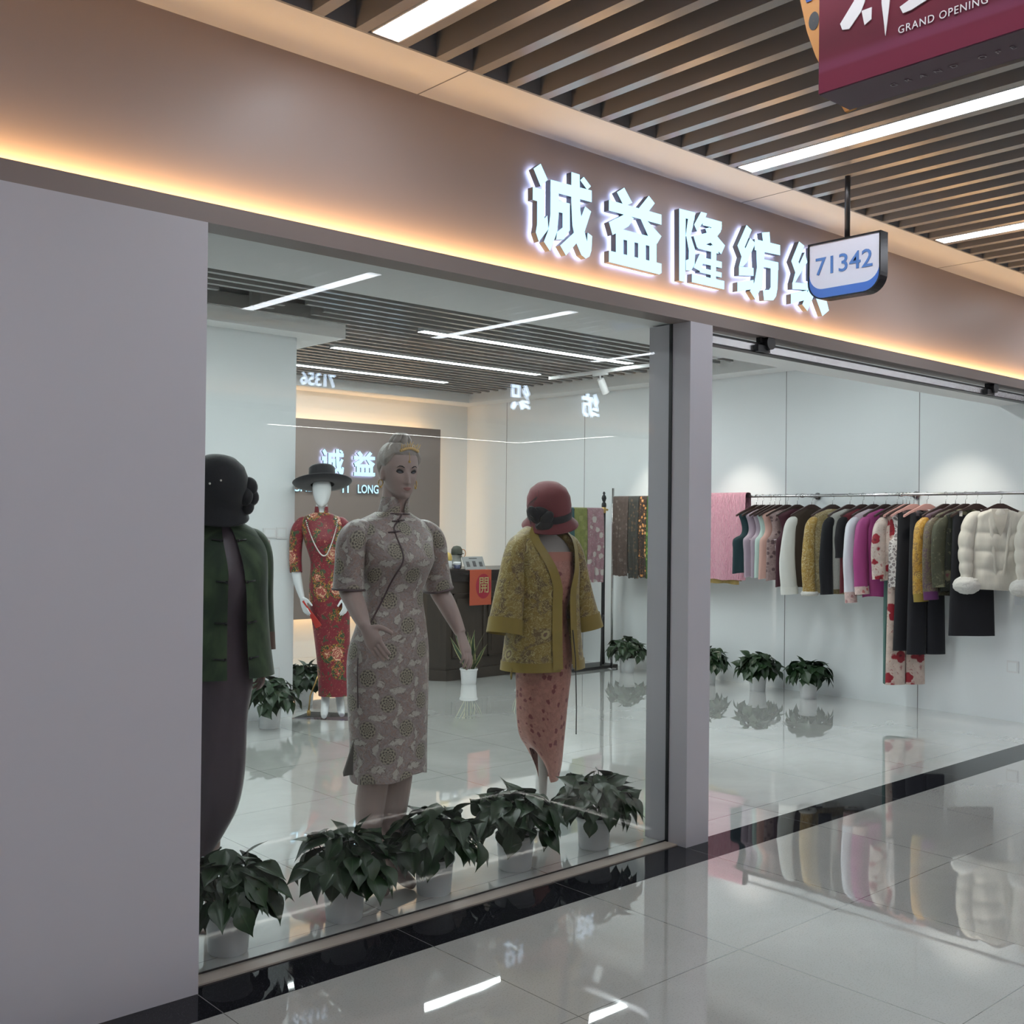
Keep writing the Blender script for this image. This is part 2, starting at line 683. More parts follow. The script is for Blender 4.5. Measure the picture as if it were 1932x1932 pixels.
# dropped borders
mb = MB()
mb.box(XL, XR, 3.350, 3.85, 2.447, 3.3)
structure(mb.build('ceiling', M_ceil), 'white dropped soffit just inside the shop window', 'ceiling')
mb = MB()
mb.box(8.27, XR, 3.85, YB, 2.90, 3.3)
mb.box(XL, 8.27, 10.0, YB, 2.90, 3.3)
mb.box(XL, 4.65, 7.12, 10.0, 2.89, 3.3)
structure(mb.build('ceiling', M_ceil), 'white dropped border around the shop slats', 'ceiling')
def gap(c, a, b):
    if c > 7.12:
        return [(4.65, b)]
    if 6.55 < c < 6.95:
        return [(a, 3.35), (4.02, b)] if c < 6.75 else [(a, 3.2), (3.75, 3.93), (4.25, b)]
    return [(a, b)]
sl = slat_row('x', 3.9, 9.95, 3.93, 0.150, 0.042, 0.095, XL, 8.27, 3.0, gap)
structure(sl.build('ceiling', M_slat), 'taupe slatted ceiling inside the shop', 'ceiling')
slab('ceiling', [(XL, XR, 3.36, YB, 3.31, 3.36)], M_void)
mb = MB()
mb.box(3.3, 4.25, 6.60, 6.92, 3.09, 3.2)
tag(mb.build('ceiling_vent', M_black), 'dark air vent opening behind broken slats above the left wall block', 'vent')
shop_l = [('white linear lamp in the shop slats nearest the window', 5.20, 7.66, 6.90, [6.45]),
          ('white linear lamp in the shop slats, middle of the three', 5.15, 7.60, 8.09, [6.75]),
          ('white linear lamp in the shop slats nearest the brown logo panel', 4.70, 7.345, 9.27, [6.12])]
for lab, x0, x1, y, j in shop_l:
    linear_lamp('linear_lamp', x0, x1, y - 0.05, y + 0.05, 2.992, M_lamp_shop, lab, 'linear lamps in the shop ceiling', joint=j)
for x0, x1, y in ((0.2, 2.66, 5.6), (2.9, 5.0, 4.75), (2.2, 4.6, 5.9), (5.4, 7.8, 4.75)):  # added fill lamps, out of sight above the soffit, to brighten the shop
    linear_lamp('linear_lamp', x0, x1, y - 0.05, y + 0.05, 2.992, M_lamp_shop, 'white lamp added to brighten the shop, unseen behind the fascia', 'added unseen fill lamps in the shop ceiling')

# window glass
win = MB()
win.box(1.58, 4.004, YG - 0.006, YG + 0.006, 0.0, 2.446)
wo = structure(win.build('window_1', M_glass), 'large frameless clear glass shop window pane', 'window')
mb = MB()
mb.box(1.593, 4.003, 3.285, YG + 0.008, 0.0, 0.006)
structure(mb.build('sill', M_sill, wo))
mb = MB()
mb.box(3.999, 4.003, YG - 0.009, YG + 0.009, 0, 2.44)
mb.box(1.593, 4.003, YG + 0.007, YG + 0.010, 0.006, 0.012)
structure(mb.build('sealant_bead', M_black, wo))
# entrance track
tr = thing('door_1', None, None, (6.3, 3.30, 2.37))
structure(tr, 'steel sliding door track across the top of the shop entrance', 'door track')
mb = MB()
mb.box(-2.133, 2.24, -0.02, 0.02, 0.0, 0.035)
mb.build('rail', M_steel, tr)
mb = MB()
mb.box(-2.133, 2.24, -0.022, 0.022, -0.008, 0.0)
mb.box(-2.133, 2.24, -0.022, 0.022, 0.035, 0.045)
mb.build('rail_edge', M_black, tr)
for x in (-1.69, 0.83):
    b = MB()
    b.box(x - 0.05, x + 0.05, -0.045, -0.02, -0.004, 0.03)
    b.lathe([(0.001, -0.02), (0.035, -0.02), (0.035, 0.02), (0.001, 0.02)], 20, m=Matrix.Translation((x + 0.04, -0.04, 0.045)) @ Matrix.Rotation(PI / 2, 4, 'X'))
    b.box(x - 0.02, x + 0.07, -0.035, -0.01, 0.045, 0.07)
    b.build('roller_bracket', M_black, tr, sharp=40)

# wall switches
def switch(name, w_, h_, m, label, gang=1):
    r = thing(name, label, 'wall switch')
    mb = MB()
    mb.box(-w_ / 2, w_ / 2, -0.008, 0, -h_ / 2, h_ / 2)
    mb.build('plate', M_whitem, r)
    mb = MB()
    mb.box(-w_ * 0.38, w_ * 0.38, -0.0105, -0.008, -h_ * 0.36, h_ * 0.36)
    mb.build('rocker', M_wall, r)
    r.matrix_world = m
    return r
switch('wall_switch', 0.086, 0.086, Matrix.Translation((4.245, 7.35, 1.395)), 'square white wall switch on the left block, nearer its corner')
switch('wall_switch', 0.11, 0.075, Matrix.Translation((4.145, 7.35, 1.395)), 'wide white wall switch on the left block beside the square one')
switch('wall_socket', 0.086, 0.086, Matrix.Translation((4.20, 7.35, 0.34)), 'low white socket on the left wall block above the potted plants')
switch('wall_socket', 0.09, 0.09, Matrix.Translation((XR, 3.72, 0.42)) @ Matrix.Rotation(-PI / 2, 4, 'Z'), 'low white socket at the right end of the panelled wall')

# brown feature panel with glowing letters
PYF = 10.16
slab('wall_panel', [(3.6, 7.97, PYF, PYF + 0.05, 0.44, 2.575)], M_brownpanel, 'brown feature panel with warm glow around its edges and the shop name', 'wall panel')
mb = MB()
mb.box(3.8, 7.85, PYF + 0.06, PYF + 0.09, 2.50, 2.52)
mb.box(3.8, 7.85, PYF + 0.06, PYF + 0.09, 0.49, 0.51)
mb.box(7.88, 7.90, PYF + 0.06, PYF + 0.09, 0.55, 2.5)
tag(mb.build('cove_light', M_warm_panel), 'warm light strip hidden behind the edges of the brown logo panel', 'light strip')
led = MB()
led.box(8.40, 8.42, 10.0, 10.3, 2.905, 2.91)

# track light
tk = thing('track_light', 'white ceiling track with a cylindrical spotlight, right of the shop slats', 'track light', (7.62, 7.2, 2.93))
mb = MB()
mb.box(-0.017, 0.017, -3.3, 0.75, 0.0, 0.03)
mb.build('track', M_whitem, tk)
def spot(par, y, tilt):
    mb = MB()
    mb.box(-0.016, 0.016, y - 0.09, y + 0.09, -0.022, 0)
    mb.tube([(0, y, -0.02), (0, y, -0.06)], 0.008)
    mm = Matrix.Translation((0, y, -0.055)) @ Matrix.Rotation(tilt, 4, 'Y')
    mb.lathe([(0.001, 0), (0.034, 0), (0.036, -0.01), (0.036, -0.15), (0.030, -0.155), (0.028, -0.14), (0.001, -0.14)], 24, m=mm)
    o = mb.build('spotlight', M_whitem, par, sharp=40)
    L = bpy.data.lights.new('spot', 'SPOT')
    L.energy = SPOTE
    L.color = (1.0, 0.94, 0.82)
    L.spot_size = math.radians(52)
    L.spot_blend = 0.8
    L.shadow_soft_size = 0.03
    lo = bpy.data.objects.new('spot_beam', L)
    COL.objects.link(lo)
    lo.parent = o
    lo.matrix_local = mm @ Matrix.Translation((0, 0, -0.16))
for y, t in ((0.05, -0.55), (-1.0, -0.5), (-3.1, -0.5)):
    spot(tk, y, t)

# ------------------------------------------------------------------ the opposite side of the corridor (seen in reflections)
mb = MB()
mb.box(-4, 14, -1.45, -1.38, 2.44, 3.33)
structure(mb.build('wall_opposite', M_fascia), 'taupe fascia of the shop across the corridor', 'wall')
slab('trim', [(-4, 14, -1.38, YO, 3.10, 3.14)], M_ceil)
slab('wall_opposite', [(-4, 2.6, -1.55, -1.38, 0, 2.44), (9.9, 14, -1.55, -1.38, 0, 2.44)], M_pier, 'grey-white pier of the shop across the corridor', 'wall')
slab('wall_opposite', [(-4, 14, -6.4, -6.3, 0, 3.3)], M_dim)
slab('wall_opposite', [(11.8, 11.9, -6.3, -1.5, 0, 3.3)], M_dim)
slab('wall_opposite', [(-4.1, -4, -9.5, 3.6, 0, 3.4)], M_pier)
slab('wall_opposite', [(14, 14.1, -9.5, 3.6, 0, 3.4)], M_pier)
slab('ceiling', [(-4, 14, -6.3, -1.45, 2.95, 3.0)], M_dim)
for x0, x1, y0, y1 in ((7.2, 11.7, -6.2, -6.12), (11.6, 11.68, -6.1, -3.2), (4.0, 7.0, -4.2, -4.1), (7.4, 10.5, -4.2, -4.1)):
    linear_lamp('linear_lamp', x0, x1, y0, y1, 2.75 if y0 < -6 or x0 > 11 else 2.94, M_line if y0 < -6 or x0 > 11 else M_lamp_dim, 'white light line in the shop across the corridor, seen only as a reflection', 'lamps of the shop across the corridor')
led_strip('cove_light', (-4, 14, -1.32, -1.30, 2.452, 2.458), 'warm light strip under the fascia across the corridor')
slab('trim', [(-4, 14, -1.38, -1.27, 2.44, 2.447), (-4, 14, -1.278, -1.27, 2.447, 2.50)], M_lip)
# stroke outlines of the sign characters, metres on the fascia (x along the front, z up)
GLYPH = {
    '诚': [[(3.017, 2.934), (3.056, 2.963), (3.097, 2.906), (3.057, 2.871)], [(3.014, 2.859), (3.080, 2.861), (3.081, 2.743), (3.097, 2.759), (3.104, 2.704), (3.051, 2.643), (3.033, 2.678), (3.040, 2.713), (3.039, 2.806), (3.014, 2.807)], [(3.113, 2.910), (3.160, 2.911), (3.162, 2.777), (3.154, 2.702), (3.114, 2.616), (3.079, 2.648), (3.104, 2.702), (3.114, 2.767)], [(3.113, 2.910), (3.356, 2.916), (3.357, 2.866), (3.161, 2.863), (3.113, 2.862)], [(3.155, 2.832), (3.226, 2.834), (3.228, 2.723), (3.192, 2.677), (3.148, 2.669), (3.154, 2.702), (3.185, 2.726), (3.184, 2.786), (3.156, 2.785)], [(3.233, 2.968), (3.282, 2.968), (3.288, 2.820), (3.303, 2.762), (3.331, 2.693), (3.334, 2.732), (3.362, 2.722), (3.358, 2.660), (3.347, 2.633), (3.324, 2.620), (3.297, 2.631), (3.263, 2.681), (3.242, 2.746), (3.234, 2.846)], [(3.317, 2.840), (3.354, 2.826), (3.309, 2.717), (3.206, 2.613), (3.172, 2.649), (3.250, 2.715), (3.288, 2.778)], [(3.286, 2.945), (3.307, 2.964), (3.351, 2.933), (3.329, 2.913)]],
    '益': [[(3.514, 2.942), (3.561, 2.972), (3.614, 2.916), (3.561, 2.888)], [(3.724, 2.970), (3.765, 2.944), (3.721, 2.896), (3.658, 2.901)], [(3.464, 2.898), (3.812, 2.902), (3.813, 2.856), (3.464, 2.852)], [(3.579, 2.863), (3.626, 2.848), (3.591, 2.807), (3.489, 2.750), (3.465, 2.802)], [(3.666, 2.861), (3.715, 2.855), (3.813, 2.804), (3.783, 2.764), (3.722, 2.788)], [(3.509, 2.786), (3.779, 2.789), (3.779, 2.746), (3.510, 2.742)], [(3.509, 2.778), (3.559, 2.779), (3.560, 2.669), (3.511, 2.670)], [(3.582, 2.772), (3.631, 2.771), (3.632, 2.671), (3.584, 2.670)], [(3.655, 2.773), (3.706, 2.772), (3.708, 2.669), (3.656, 2.670)], [(3.730, 2.774), (3.779, 2.773), (3.780, 2.666), (3.732, 2.668)], [(3.467, 2.679), (3.815, 2.679), (3.816, 2.637), (3.800, 2.628), (3.467, 2.629)]],
    '隆': [[(3.937, 2.955), (3.984, 2.956), (3.985, 2.622), (3.942, 2.622)], [(3.974, 2.956), (4.052, 2.959), (4.047, 2.921), (3.975, 2.918)], [(4.006, 2.947), (4.052, 2.956), (4.036, 2.886), (4.017, 2.841), (3.985, 2.835)], [(3.988, 2.841), (4.017, 2.852), (4.057, 2.781), (4.052, 2.713), (4.026, 2.681), (3.988, 2.678), (3.987, 2.723), (4.008, 2.732), (4.009, 2.773)], [(4.097, 2.971), (4.141, 2.972), (4.121, 2.933), (4.068, 2.874), (4.046, 2.901)], [(4.112, 2.951), (4.255, 2.954), (4.254, 2.915), (4.109, 2.910)], [(4.208, 2.939), (4.257, 2.938), (4.247, 2.904), (4.189, 2.846), (4.069, 2.796), (4.042, 2.846), (4.138, 2.879)], [(4.129, 2.898), (4.163, 2.910), (4.282, 2.844), (4.253, 2.797), (4.163, 2.842)], [(4.081, 2.822), (4.231, 2.825), (4.232, 2.796), (4.075, 2.794)], [(4.176, 2.828), (4.216, 2.830), (4.213, 2.645), (4.173, 2.643)], [(4.090, 2.772), (4.135, 2.773), (4.095, 2.690), (4.044, 2.699)], [(4.086, 2.758), (4.258, 2.761), (4.258, 2.731), (4.078, 2.728)], [(4.095, 2.708), (4.257, 2.709), (4.257, 2.685), (4.091, 2.684)], [(4.033, 2.668), (4.278, 2.672), (4.278, 2.631), (4.033, 2.629)]],
    '纺': [[(4.453, 2.976), (4.496, 2.959), (4.443, 2.869), (4.427, 2.853), (4.381, 2.861)], [(4.485, 2.918), (4.528, 2.899), (4.460, 2.793), (4.429, 2.767), (4.395, 2.761), (4.415, 2.813)], [(4.381, 2.861), (4.427, 2.880), (4.468, 2.833), (4.415, 2.813)], [(4.395, 2.761), (4.514, 2.773), (4.515, 2.734), (4.395, 2.718)], [(4.384, 2.683), (4.515, 2.714), (4.516, 2.669), (4.384, 2.638)], [(4.581, 2.962), (4.646, 2.977), (4.653, 2.923), (4.592, 2.915)], [(4.521, 2.919), (4.739, 2.927), (4.740, 2.875), (4.522, 2.864)], [(4.534, 2.877), (4.607, 2.884), (4.595, 2.755), (4.581, 2.687), (4.530, 2.620), (4.486, 2.655), (4.522, 2.705), (4.542, 2.780)], [(4.592, 2.831), (4.724, 2.836), (4.725, 2.797), (4.592, 2.792)], [(4.658, 2.824), (4.724, 2.836), (4.719, 2.702), (4.707, 2.661), (4.684, 2.637), (4.604, 2.625), (4.594, 2.675), (4.645, 2.684), (4.659, 2.699)]],
    '织': [[(4.909, 2.976), (4.957, 2.962), (4.908, 2.874), (4.890, 2.859), (4.839, 2.862)], [(4.962, 2.929), (4.986, 2.881), (4.901, 2.787), (4.867, 2.747), (4.850, 2.745), (4.876, 2.809)], [(4.839, 2.862), (4.895, 2.883), (4.931, 2.832), (4.876, 2.809)], [(4.850, 2.753), (4.998, 2.770), (4.998, 2.735), (4.851, 2.719)], [(4.838, 2.691), (4.988, 2.734), (4.989, 2.685), (4.839, 2.641)], [(5.016, 2.964), (5.183, 2.970), (5.184, 2.926), (5.016, 2.921)], [(5.016, 2.964), (5.073, 2.967), (5.075, 2.791), (5.018, 2.791)], [(5.127, 2.968), (5.183, 2.970), (5.186, 2.793), (5.130, 2.792)], [(5.017, 2.834), (5.185, 2.837), (5.186, 2.791), (5.018, 2.791)], [(5.008, 2.751), (5.060, 2.730), (4.990, 2.624), (4.942, 2.652)], [(5.092, 2.735), (5.155, 2.735), (5.195, 2.655), (5.132, 2.616), (5.071, 2.700)]],
}
# ------------------------------------------------------------------ shop sign characters
def split_text(me, root, face_mat, ret_mat, halo_mat, face_name='face'):
    bm = bmesh.new()
    bm.from_mesh(me)
    for nm, mt, test in ((face_name, face_mat, lambda n: n.z > 0.9), ('return', ret_mat, lambda n: abs(n.z) <= 0.9), ('back_glow', halo_mat, lambda n: n.z < -0.9)):
        if mt is None:
            continue
        b = bm.copy()
        bmesh.ops.delete(b, geom=[f for f in b.faces if not test(f.normal)], context='FACES')
        m2 = bpy.data.meshes.new(nm)
        b.to_mesh(m2)
        b.free()
        link(nm, m2, mt, root)
    bm.free()
    bpy.data.meshes.remove(me)

FRONT = Matrix.Rotation(PI / 2, 4, 'X')          # text facing -Y
def stroke_sign(name, ch, centre, scale, depth, label, group, face_mat, halo_mat, rot=(0, 0, 0)):
    P = GLYPH[ch]
    xs = [x for q in P for x, _ in q]
    zs = [z for q in P for _, z in q]
    cx, cz = (min(xs) + max(xs)) / 2, (min(zs) + max(zs)) / 2
    if centre is None:
        centre = (cx, 3.270, cz)
    r = thing(name, label, 'sign character', centre, 0, group)
    r.rotation_euler = rot
    fm, rm, hm_ = MB(), MB(), MB()
    for k, q in enumerate(P):
        p2 = [((x - cx) * scale, (z - cz) * scale) for x, z in q]
        ar = sum(p2[i][0] * p2[(i + 1) % len(p2)][1] - p2[(i + 1) % len(p2)][0] * p2[i][1] for i in range(len(p2)))
        if ar < 0:
            p2 = p2[::-1]
        e = k * 0.00004
        n = len(p2)
        def cap(mb, y, rev):
            i0 = len(mb.v)
            mb.v += [Vector((x, y, z)) for x, z in p2]
            f = tuple(range(i0, i0 + n))
            mb.f.append(f[::-1] if rev else f)
            mb.uv.append([(0, 0)] * n)
            mb.mi.append(0)
        cap(fm, -depth / 2 - e, False)
        rm.loft([[Vector((x, -depth / 2 - e, z)) for x, z in p2], [Vector((x, depth / 2, z)) for x, z in p2]], flip=True)
        if halo_mat:
            cap(hm_, depth / 2 + e, True)
    f_ = fm.build('face', face_mat, r)
    rm.build('return', M_return, r)
    if halo_mat:
        hm_.build('back_glow', halo_mat, r)
    return r
for ch, lab in (('诚', 'first glowing white character of the shop sign on the fascia'),
                ('益', 'second glowing white character of the shop sign, left of the one above the pillar'),
                ('隆', 'third glowing white character of the shop sign, above the pillar'),
                ('纺', 'fourth glowing white character of the shop sign, fully visible beside the number sign'),
                ('织', 'last glowing white character of the shop sign, partly behind the hanging number sign')):
    stroke_sign('sign_character', ch, None, 1.0, 0.030, lab, 'glowing characters of the shop sign on the fascia', M_letter, M_letter_halo)

# shop name on the brown panel inside
for ch, x0, x1, z0, z1, lab in [('诚', 6.30, 6.635, 1.975, 2.275, 'first glowing character on the brown panel, above the wide black hat'),
                                ('益', 6.71, 7.045, 1.975, 2.275, 'second glowing character on the brown panel, left of the mannequin with a face'),
                                ('隆', 7.12, 7.455, 1.975, 2.275, 'third glowing character on the brown panel, hidden behind the mannequin head')]:
    stroke_sign('panel_character', ch, ((x0 + x1) / 2, PYF - 0.030, (z0 + z1) / 2), 0.80, 0.022, lab, 'glowing characters on the brown panel', M_letter, M_letter_halo)
for wd, x0, x1, lab in [('CHENG', 5.98, 6.42, 'glowing latin word on the brown panel behind the wide black hat'),
                        ('YI', 6.56, 6.68, 'short glowing latin word right beside the brim of the wide black hat'),
                        ('LONG', 6.80, 7.075, 'glowing latin word LONG on the brown panel left of the mannequin with a face')]:
    me = fit_mesh(text_mesh(wd, 0.13, 0.02, 0.012), x1 - x0, 0.095)
    r = thing('panel_word', lab, 'sign lettering', ((x0 + x1) / 2, PYF - 0.02, 1.845), group='glowing latin words on the brown panel')
    r.rotation_euler = (PI / 2, 0, 0)
    split_text(me, r, M_letter, M_return, None)

# ------------------------------------------------------------------ hanging number sign 71342
NS = thing('number_sign', 'hanging room number sign 71342 with a blue lower band and dark frame', 'number sign', (4.45, 2.715, 2.545))
def rounded(w_, h_, r, inset=0.0, k=8):
    w2 = w_ / 2 - inset
    pts = [(-w2, h_ - inset), (w2, h_ - inset)]
    rr = max(r - inset, 0.002)
    for j in range(k + 1):
        a = -PI / 2 * j / k
        pts.append((w2 - rr + rr * math.cos(a), inset + rr + rr * math.sin(a)))
    for j in range(k + 1):
        a = -PI / 2 - PI / 2 * j / k
        pts.append((-w2 + rr + rr * math.cos(a), inset + rr + rr * math.sin(a)))
    return pts
# local: x -> -Y (reading direction), y depth -> +X
SM = Matrix(((0, 1, 0, 0), (-1, 0, 0, 0), (0, 0, 1, 0), (0, 0, 0, 1)))
mb = MB()
outer, inner = rounded(0.372, 0.267, 0.085), rounded(0.372, 0.267, 0.085, 0.007)
n = len(outer)
rings = []
for poly, d in ((inner, 0.006), (inner, -0.003), (outer, -0.003), (outer, 0.060), (inner, 0.060), (inner, 0.05)):
    rings.append([SM @ Vector((x, d, z)) for x, z in poly])
mb.loft(rings, cap1=True)
mb.build('frame', plain('sign frame', (0.035, 0.033, 0.035), 0.25, metal=0.7), NS, merge=True)
mb = MB()
mb.prism(inner, 0.002, 0.006, m=SM)
mb.build('face_panel', plain('sign white face', (0.72, 0.72, 0.80), 0.15, coat=0.6), NS)
# blue band: region of the face under a smaller rounded outline
blue = [p for p in inner if p[1] < 0.085]
top = rounded(0.372, 0.267, 0.080, 0.007)
top = [(x, max(z + 0.042, 0.049)) for x, z in top if z < 0.075]
bb = [(-0.179, 0.12)] + [(x, z) for x, z in sorted(blue, key=lambda q: q[0])] + [(0.179, 0.12)]
tt = [(x, z) for x, z in sorted(top, key=lambda q: -q[0])]
mb = MB()
mb.prism([(x, z) for x, z in (bb[::-1] + tt[::-1])], 0.0, 0.002, m=SM)
mb.build('blue_band', plain('sign blue', (0.06, 0.17, 0.58), 0.25, coat=0.4), NS)
me = fit_mesh(text_mesh('71342', 0.15, 0.002, 0.006), 0.29, 0.082)
for v in me.vertices:
    x, y, z = v.co
    v.co = SM @ Vector((x, -z + 0.0, y + 0.155))
dg_ = link('digits', me, plain('sign blue digits', (0.085, 0.20, 0.50), 0.35), NS)
mb = MB()
mb.tube([(0.03, 0.0, 0.262), (0.03, 0.0, 0.72)], 0.0125, 12)
mb.build('hanging_rod', plain('dark steel rod', (0.10, 0.095, 0.095), 0.3, metal=0.8), NS, smooth=True)

# ------------------------------------------------------------------ maroon hanging box
HB = thing('hanging_banner', 'maroon hanging box sign reading GRAND OPENING at the top right', 'banner', (2.30, 0.9, 2.538))
def banner_mat():
    t = NT('maroon banner print')
    z = t.sep(t.obj())
    n1 = t.noise(t.obj(), 2.5, 2)
    c = t.mix(t.step(n1, 0.35, 0.7), (0.085, 0.013, 0.024), (0.155, 0.018, 0.036))
    c = t.mix(t.step(z[2], 0.12, 0.02), c, (0.195, 0.018, 0.050))
    band = t.math('MULTIPLY', t.step(z[2], 0.045, 0.055), t.step(z[2], 0.085, 0.06))
    c = t.mix(t.math('MULTIPLY', band, 0.35), c, (0.26, 0.075, 0.16))
    return t.done(c, 0.35)
mb = MB()
mb.box(0, 0.138, -0.8, 0.574, 0.0, 0.53)
mb.build('box_body', banner_mat(), HB)
mb = MB()
mb.box(0.001, 0.137, -0.799, 0.573, -0.003, 0.0)
mb.build('underside_panel', plain('dark purple print', (0.075, 0.022, 0.045), 0.4), HB)
white_ink = plain('white ink', (0.8, 0.78, 0.78), 0.5)
def on_face(me, y, z, name, mat):
    for v in me.vertices:
        a, b, d = v.co
        v.co = (-d - 0.0015, y - a, z + b)
    return link(name, me, mat, HB)
def brush(poly_list, name, mat, dx):
    mb = MB()
    for poly in poly_list:
        mb.prism(poly, -0.0008, 0.0008, m=Matrix(((0, 1, 0, dx), (-1, 0, 0, 0), (0, 0, 1, 0), (0, 0, 0, 1))))
    return mb.build(name, mat, HB)
strokes = [[(1.416, 2.688), (1.41, 2.672), (1.392, 2.668), (1.362, 2.698), (1.345, 2.735), (1.336, 2.80), (1.338, 2.92), (1.362, 2.92), (1.364, 2.80), (1.380, 2.73)],
           [(1.360, 2.70), (1.352, 2.664), (1.335, 2.672), (1.334, 2.70)],
           [(1.312, 2.92), (1.309, 2.70), (1.303, 2.655), (1.299, 2.622), (1.295, 2.65), (1.289, 2.70), (1.286, 2.92)],
           [(1.410, 2.82), (1.408, 2.80), (1.285, 2.795), (1.262, 2.81), (1.285, 2.825)],
           [(1.395, 2.935), (1.392, 2.91), (1.300, 2.905), (1.272, 2.92), (1.300, 2.94)],
           [(1.264, 2.676), (1.256, 2.659), (1.235, 2.660), (1.19, 2.672), (1.06, 2.672), (1.03, 2.680), (1.06, 2.695), (1.19, 2.695), (1.225, 2.690)],
           [(1.190, 2.95), (1.188, 2.69), (1.166, 2.69), (1.164, 2.95)],
           [(1.128, 2.95), (1.126, 2.69), (1.104, 2.69), (1.102, 2.95)],
           [(1.245, 2.84), (1.222, 2.73), (1.204, 2.735), (1.215, 2.85)],
           [(1.070, 2.85), (1.092, 2.73), (1.074, 2.725), (1.045, 2.84)]]
BM = Matrix(((0, 1, 0, 0), (-1, 0, 0, 0), (0, 0, 1, 0), (0, 0, 0, 1)))
mb = MB()
for k_, s_ in enumerate(strokes):
    mb.prism([(-(y - 0.9), z - 2.538) for y, z in s_], -0.002 - k_ * 0.00012, 0.0, m=BM)
mb.build('brush_lettering', white_ink, HB)
me = fit_mesh(text_mesh('GRAND OPENING', 0.03, 0.001, 0.0, 1.15), 0.205, 0.0175)
on_face(me, 1.165 - 0.9, 2.6245 - 2.538, 'lettering', white_ink)
me = fit_mesh(text_mesh('GRAND OPENING', 0.02, 0.001, 0.0, 2.6), 0.43, 0.016)
for v in me.vertices:
    a, b, d = v.co
    v.co = (0.070 - b, (1.11 - 0.9) - a, -0.004 - d)
link('lettering', me, plain('grey ink', (0.38, 0.33, 0.36), 0.5), HB)
mb = MB()
board = [(1.60, 3.0), (1.625, 2.93), (1.622, 2.867), (1.600, 2.774), (1.573, 2.70), (1.53, 2.62), (1.503, 2.561), (1.488, 2.535), (1.463, 2.537), (1.44, 2.56), (1.40, 2.62), (1.38, 3.0)]
mb.prism([(-(y - 0.9), z - 2.538) for y, z in board], 0.140, 0.150, m=BM)
mb.build('side_board', plain('orange board', (0.62, 0.27, 0.055), 0.5, var=0.2), HB)
mb = MB()
mb.lathe([(0.0005, 0), (0.019, 0)], 20, m=Matrix.Translation((0.139, 0.679, 0.256)) @ Matrix.Rotation(PI / 2, 4, 'Y') @ Matrix.Diagonal((1.25, 0.8, 1, 1)))
mb.build('dark_spot', M_black, HB)
mb = MB()
mb.prism([(-0.70, 0.46), (-0.722, 0.38), (-0.70, 0.31), (-0.685, 0.31), (-0.69, 0.40), (-0.67, 0.46)], 0.1365, 0.1395, m=BM)
mb.build('blue_ribbon', plain('blue board print', (0.03, 0.10, 0.42), 0.5), HB)
for y in (0.45, -0.6):
    mb = MB()
    mb.tube([(0.07, y, 0.53), (0.07, y, 0.585)], 0.006, 8)
    mb.build('hanging_rod', M_black, HB)

# number sign and shop characters of the opposite shop front (mirrored in the window glass)
def opp(ch, x0, x1, z0, z1, name, lab, grp):
    me = fit_mesh(text_mesh(ch, 0.3, 0.04, 0.02), x1 - x0, z1 - z0)
    r = thing(name, lab, 'sign character', ((x0 + x1) / 2, -1.345, (z0 + z1) / 2), group=grp)
    r.rotation_euler = (PI / 2, 0, PI)
    split_text(me, r, M_letter_far, M_return, None)
opp('71356', 4.80, 5.14, 2.632, 2.745, 'room_number', 'glowing room number 71356 across the corridor, mirrored in the window glass', None)
for ch, x, lab in (('织', 7.295, 'glowing character across the corridor, mirrored left of the ceiling spotlight'), ('纺', 8.29, 'glowing character across the corridor, mirrored right below the ceiling spotlight')):
    stroke_sign('sign_character', ch, (x, -1.345, 2.73), 0.72, 0.03, lab, 'glowing characters across the corridor', M_letter_far, None, (0, 0, PI))
# ------------------------------------------------------------------ fabric materials
def lattice(t, v, px, py, off=True):
    """staggered lattice: returns (distance to nearest centre, angle, local vector) using two shifted grids"""
    s = t.sep(v)
    def grid(ox, oy):
        a = t.math('SUBTRACT', t.math('FRACT', t.math('ADD', t.math('DIVIDE', s[0], px), ox)), 0.5)
        b = t.math('SUBTRACT', t.math('FRACT', t.math('ADD', t.math('DIVIDE', s[1], py), oy)), 0.5)
        return t.math('MULTIPLY', a, px), t.math('MULTIPLY', b, py)
    x1, y1 = grid(0, 0)
    r1 = t.math('SQRT', t.math('ADD', t.math('MULTIPLY', x1, x1), t.math('MULTIPLY', y1, y1)))
    x2, y2 = grid(0.5, 0.5)
    r2 = t.math('SQRT', t.math('ADD', t.math('MULTIPLY', x2, x2), t.math('MULTIPLY', y2, y2)))
    k = t.math('LESS_THAN', r2, r1)
    def sel(a, b):
        return t.math('ADD', t.math('MULTIPLY', a, t.math('SUBTRACT', 1.0, k)), t.math('MULTIPLY', b, k))
    return sel(r1, r2), sel(t.math('ARCTAN2', y1, x1), t.math('ARCTAN2', y2, x2))

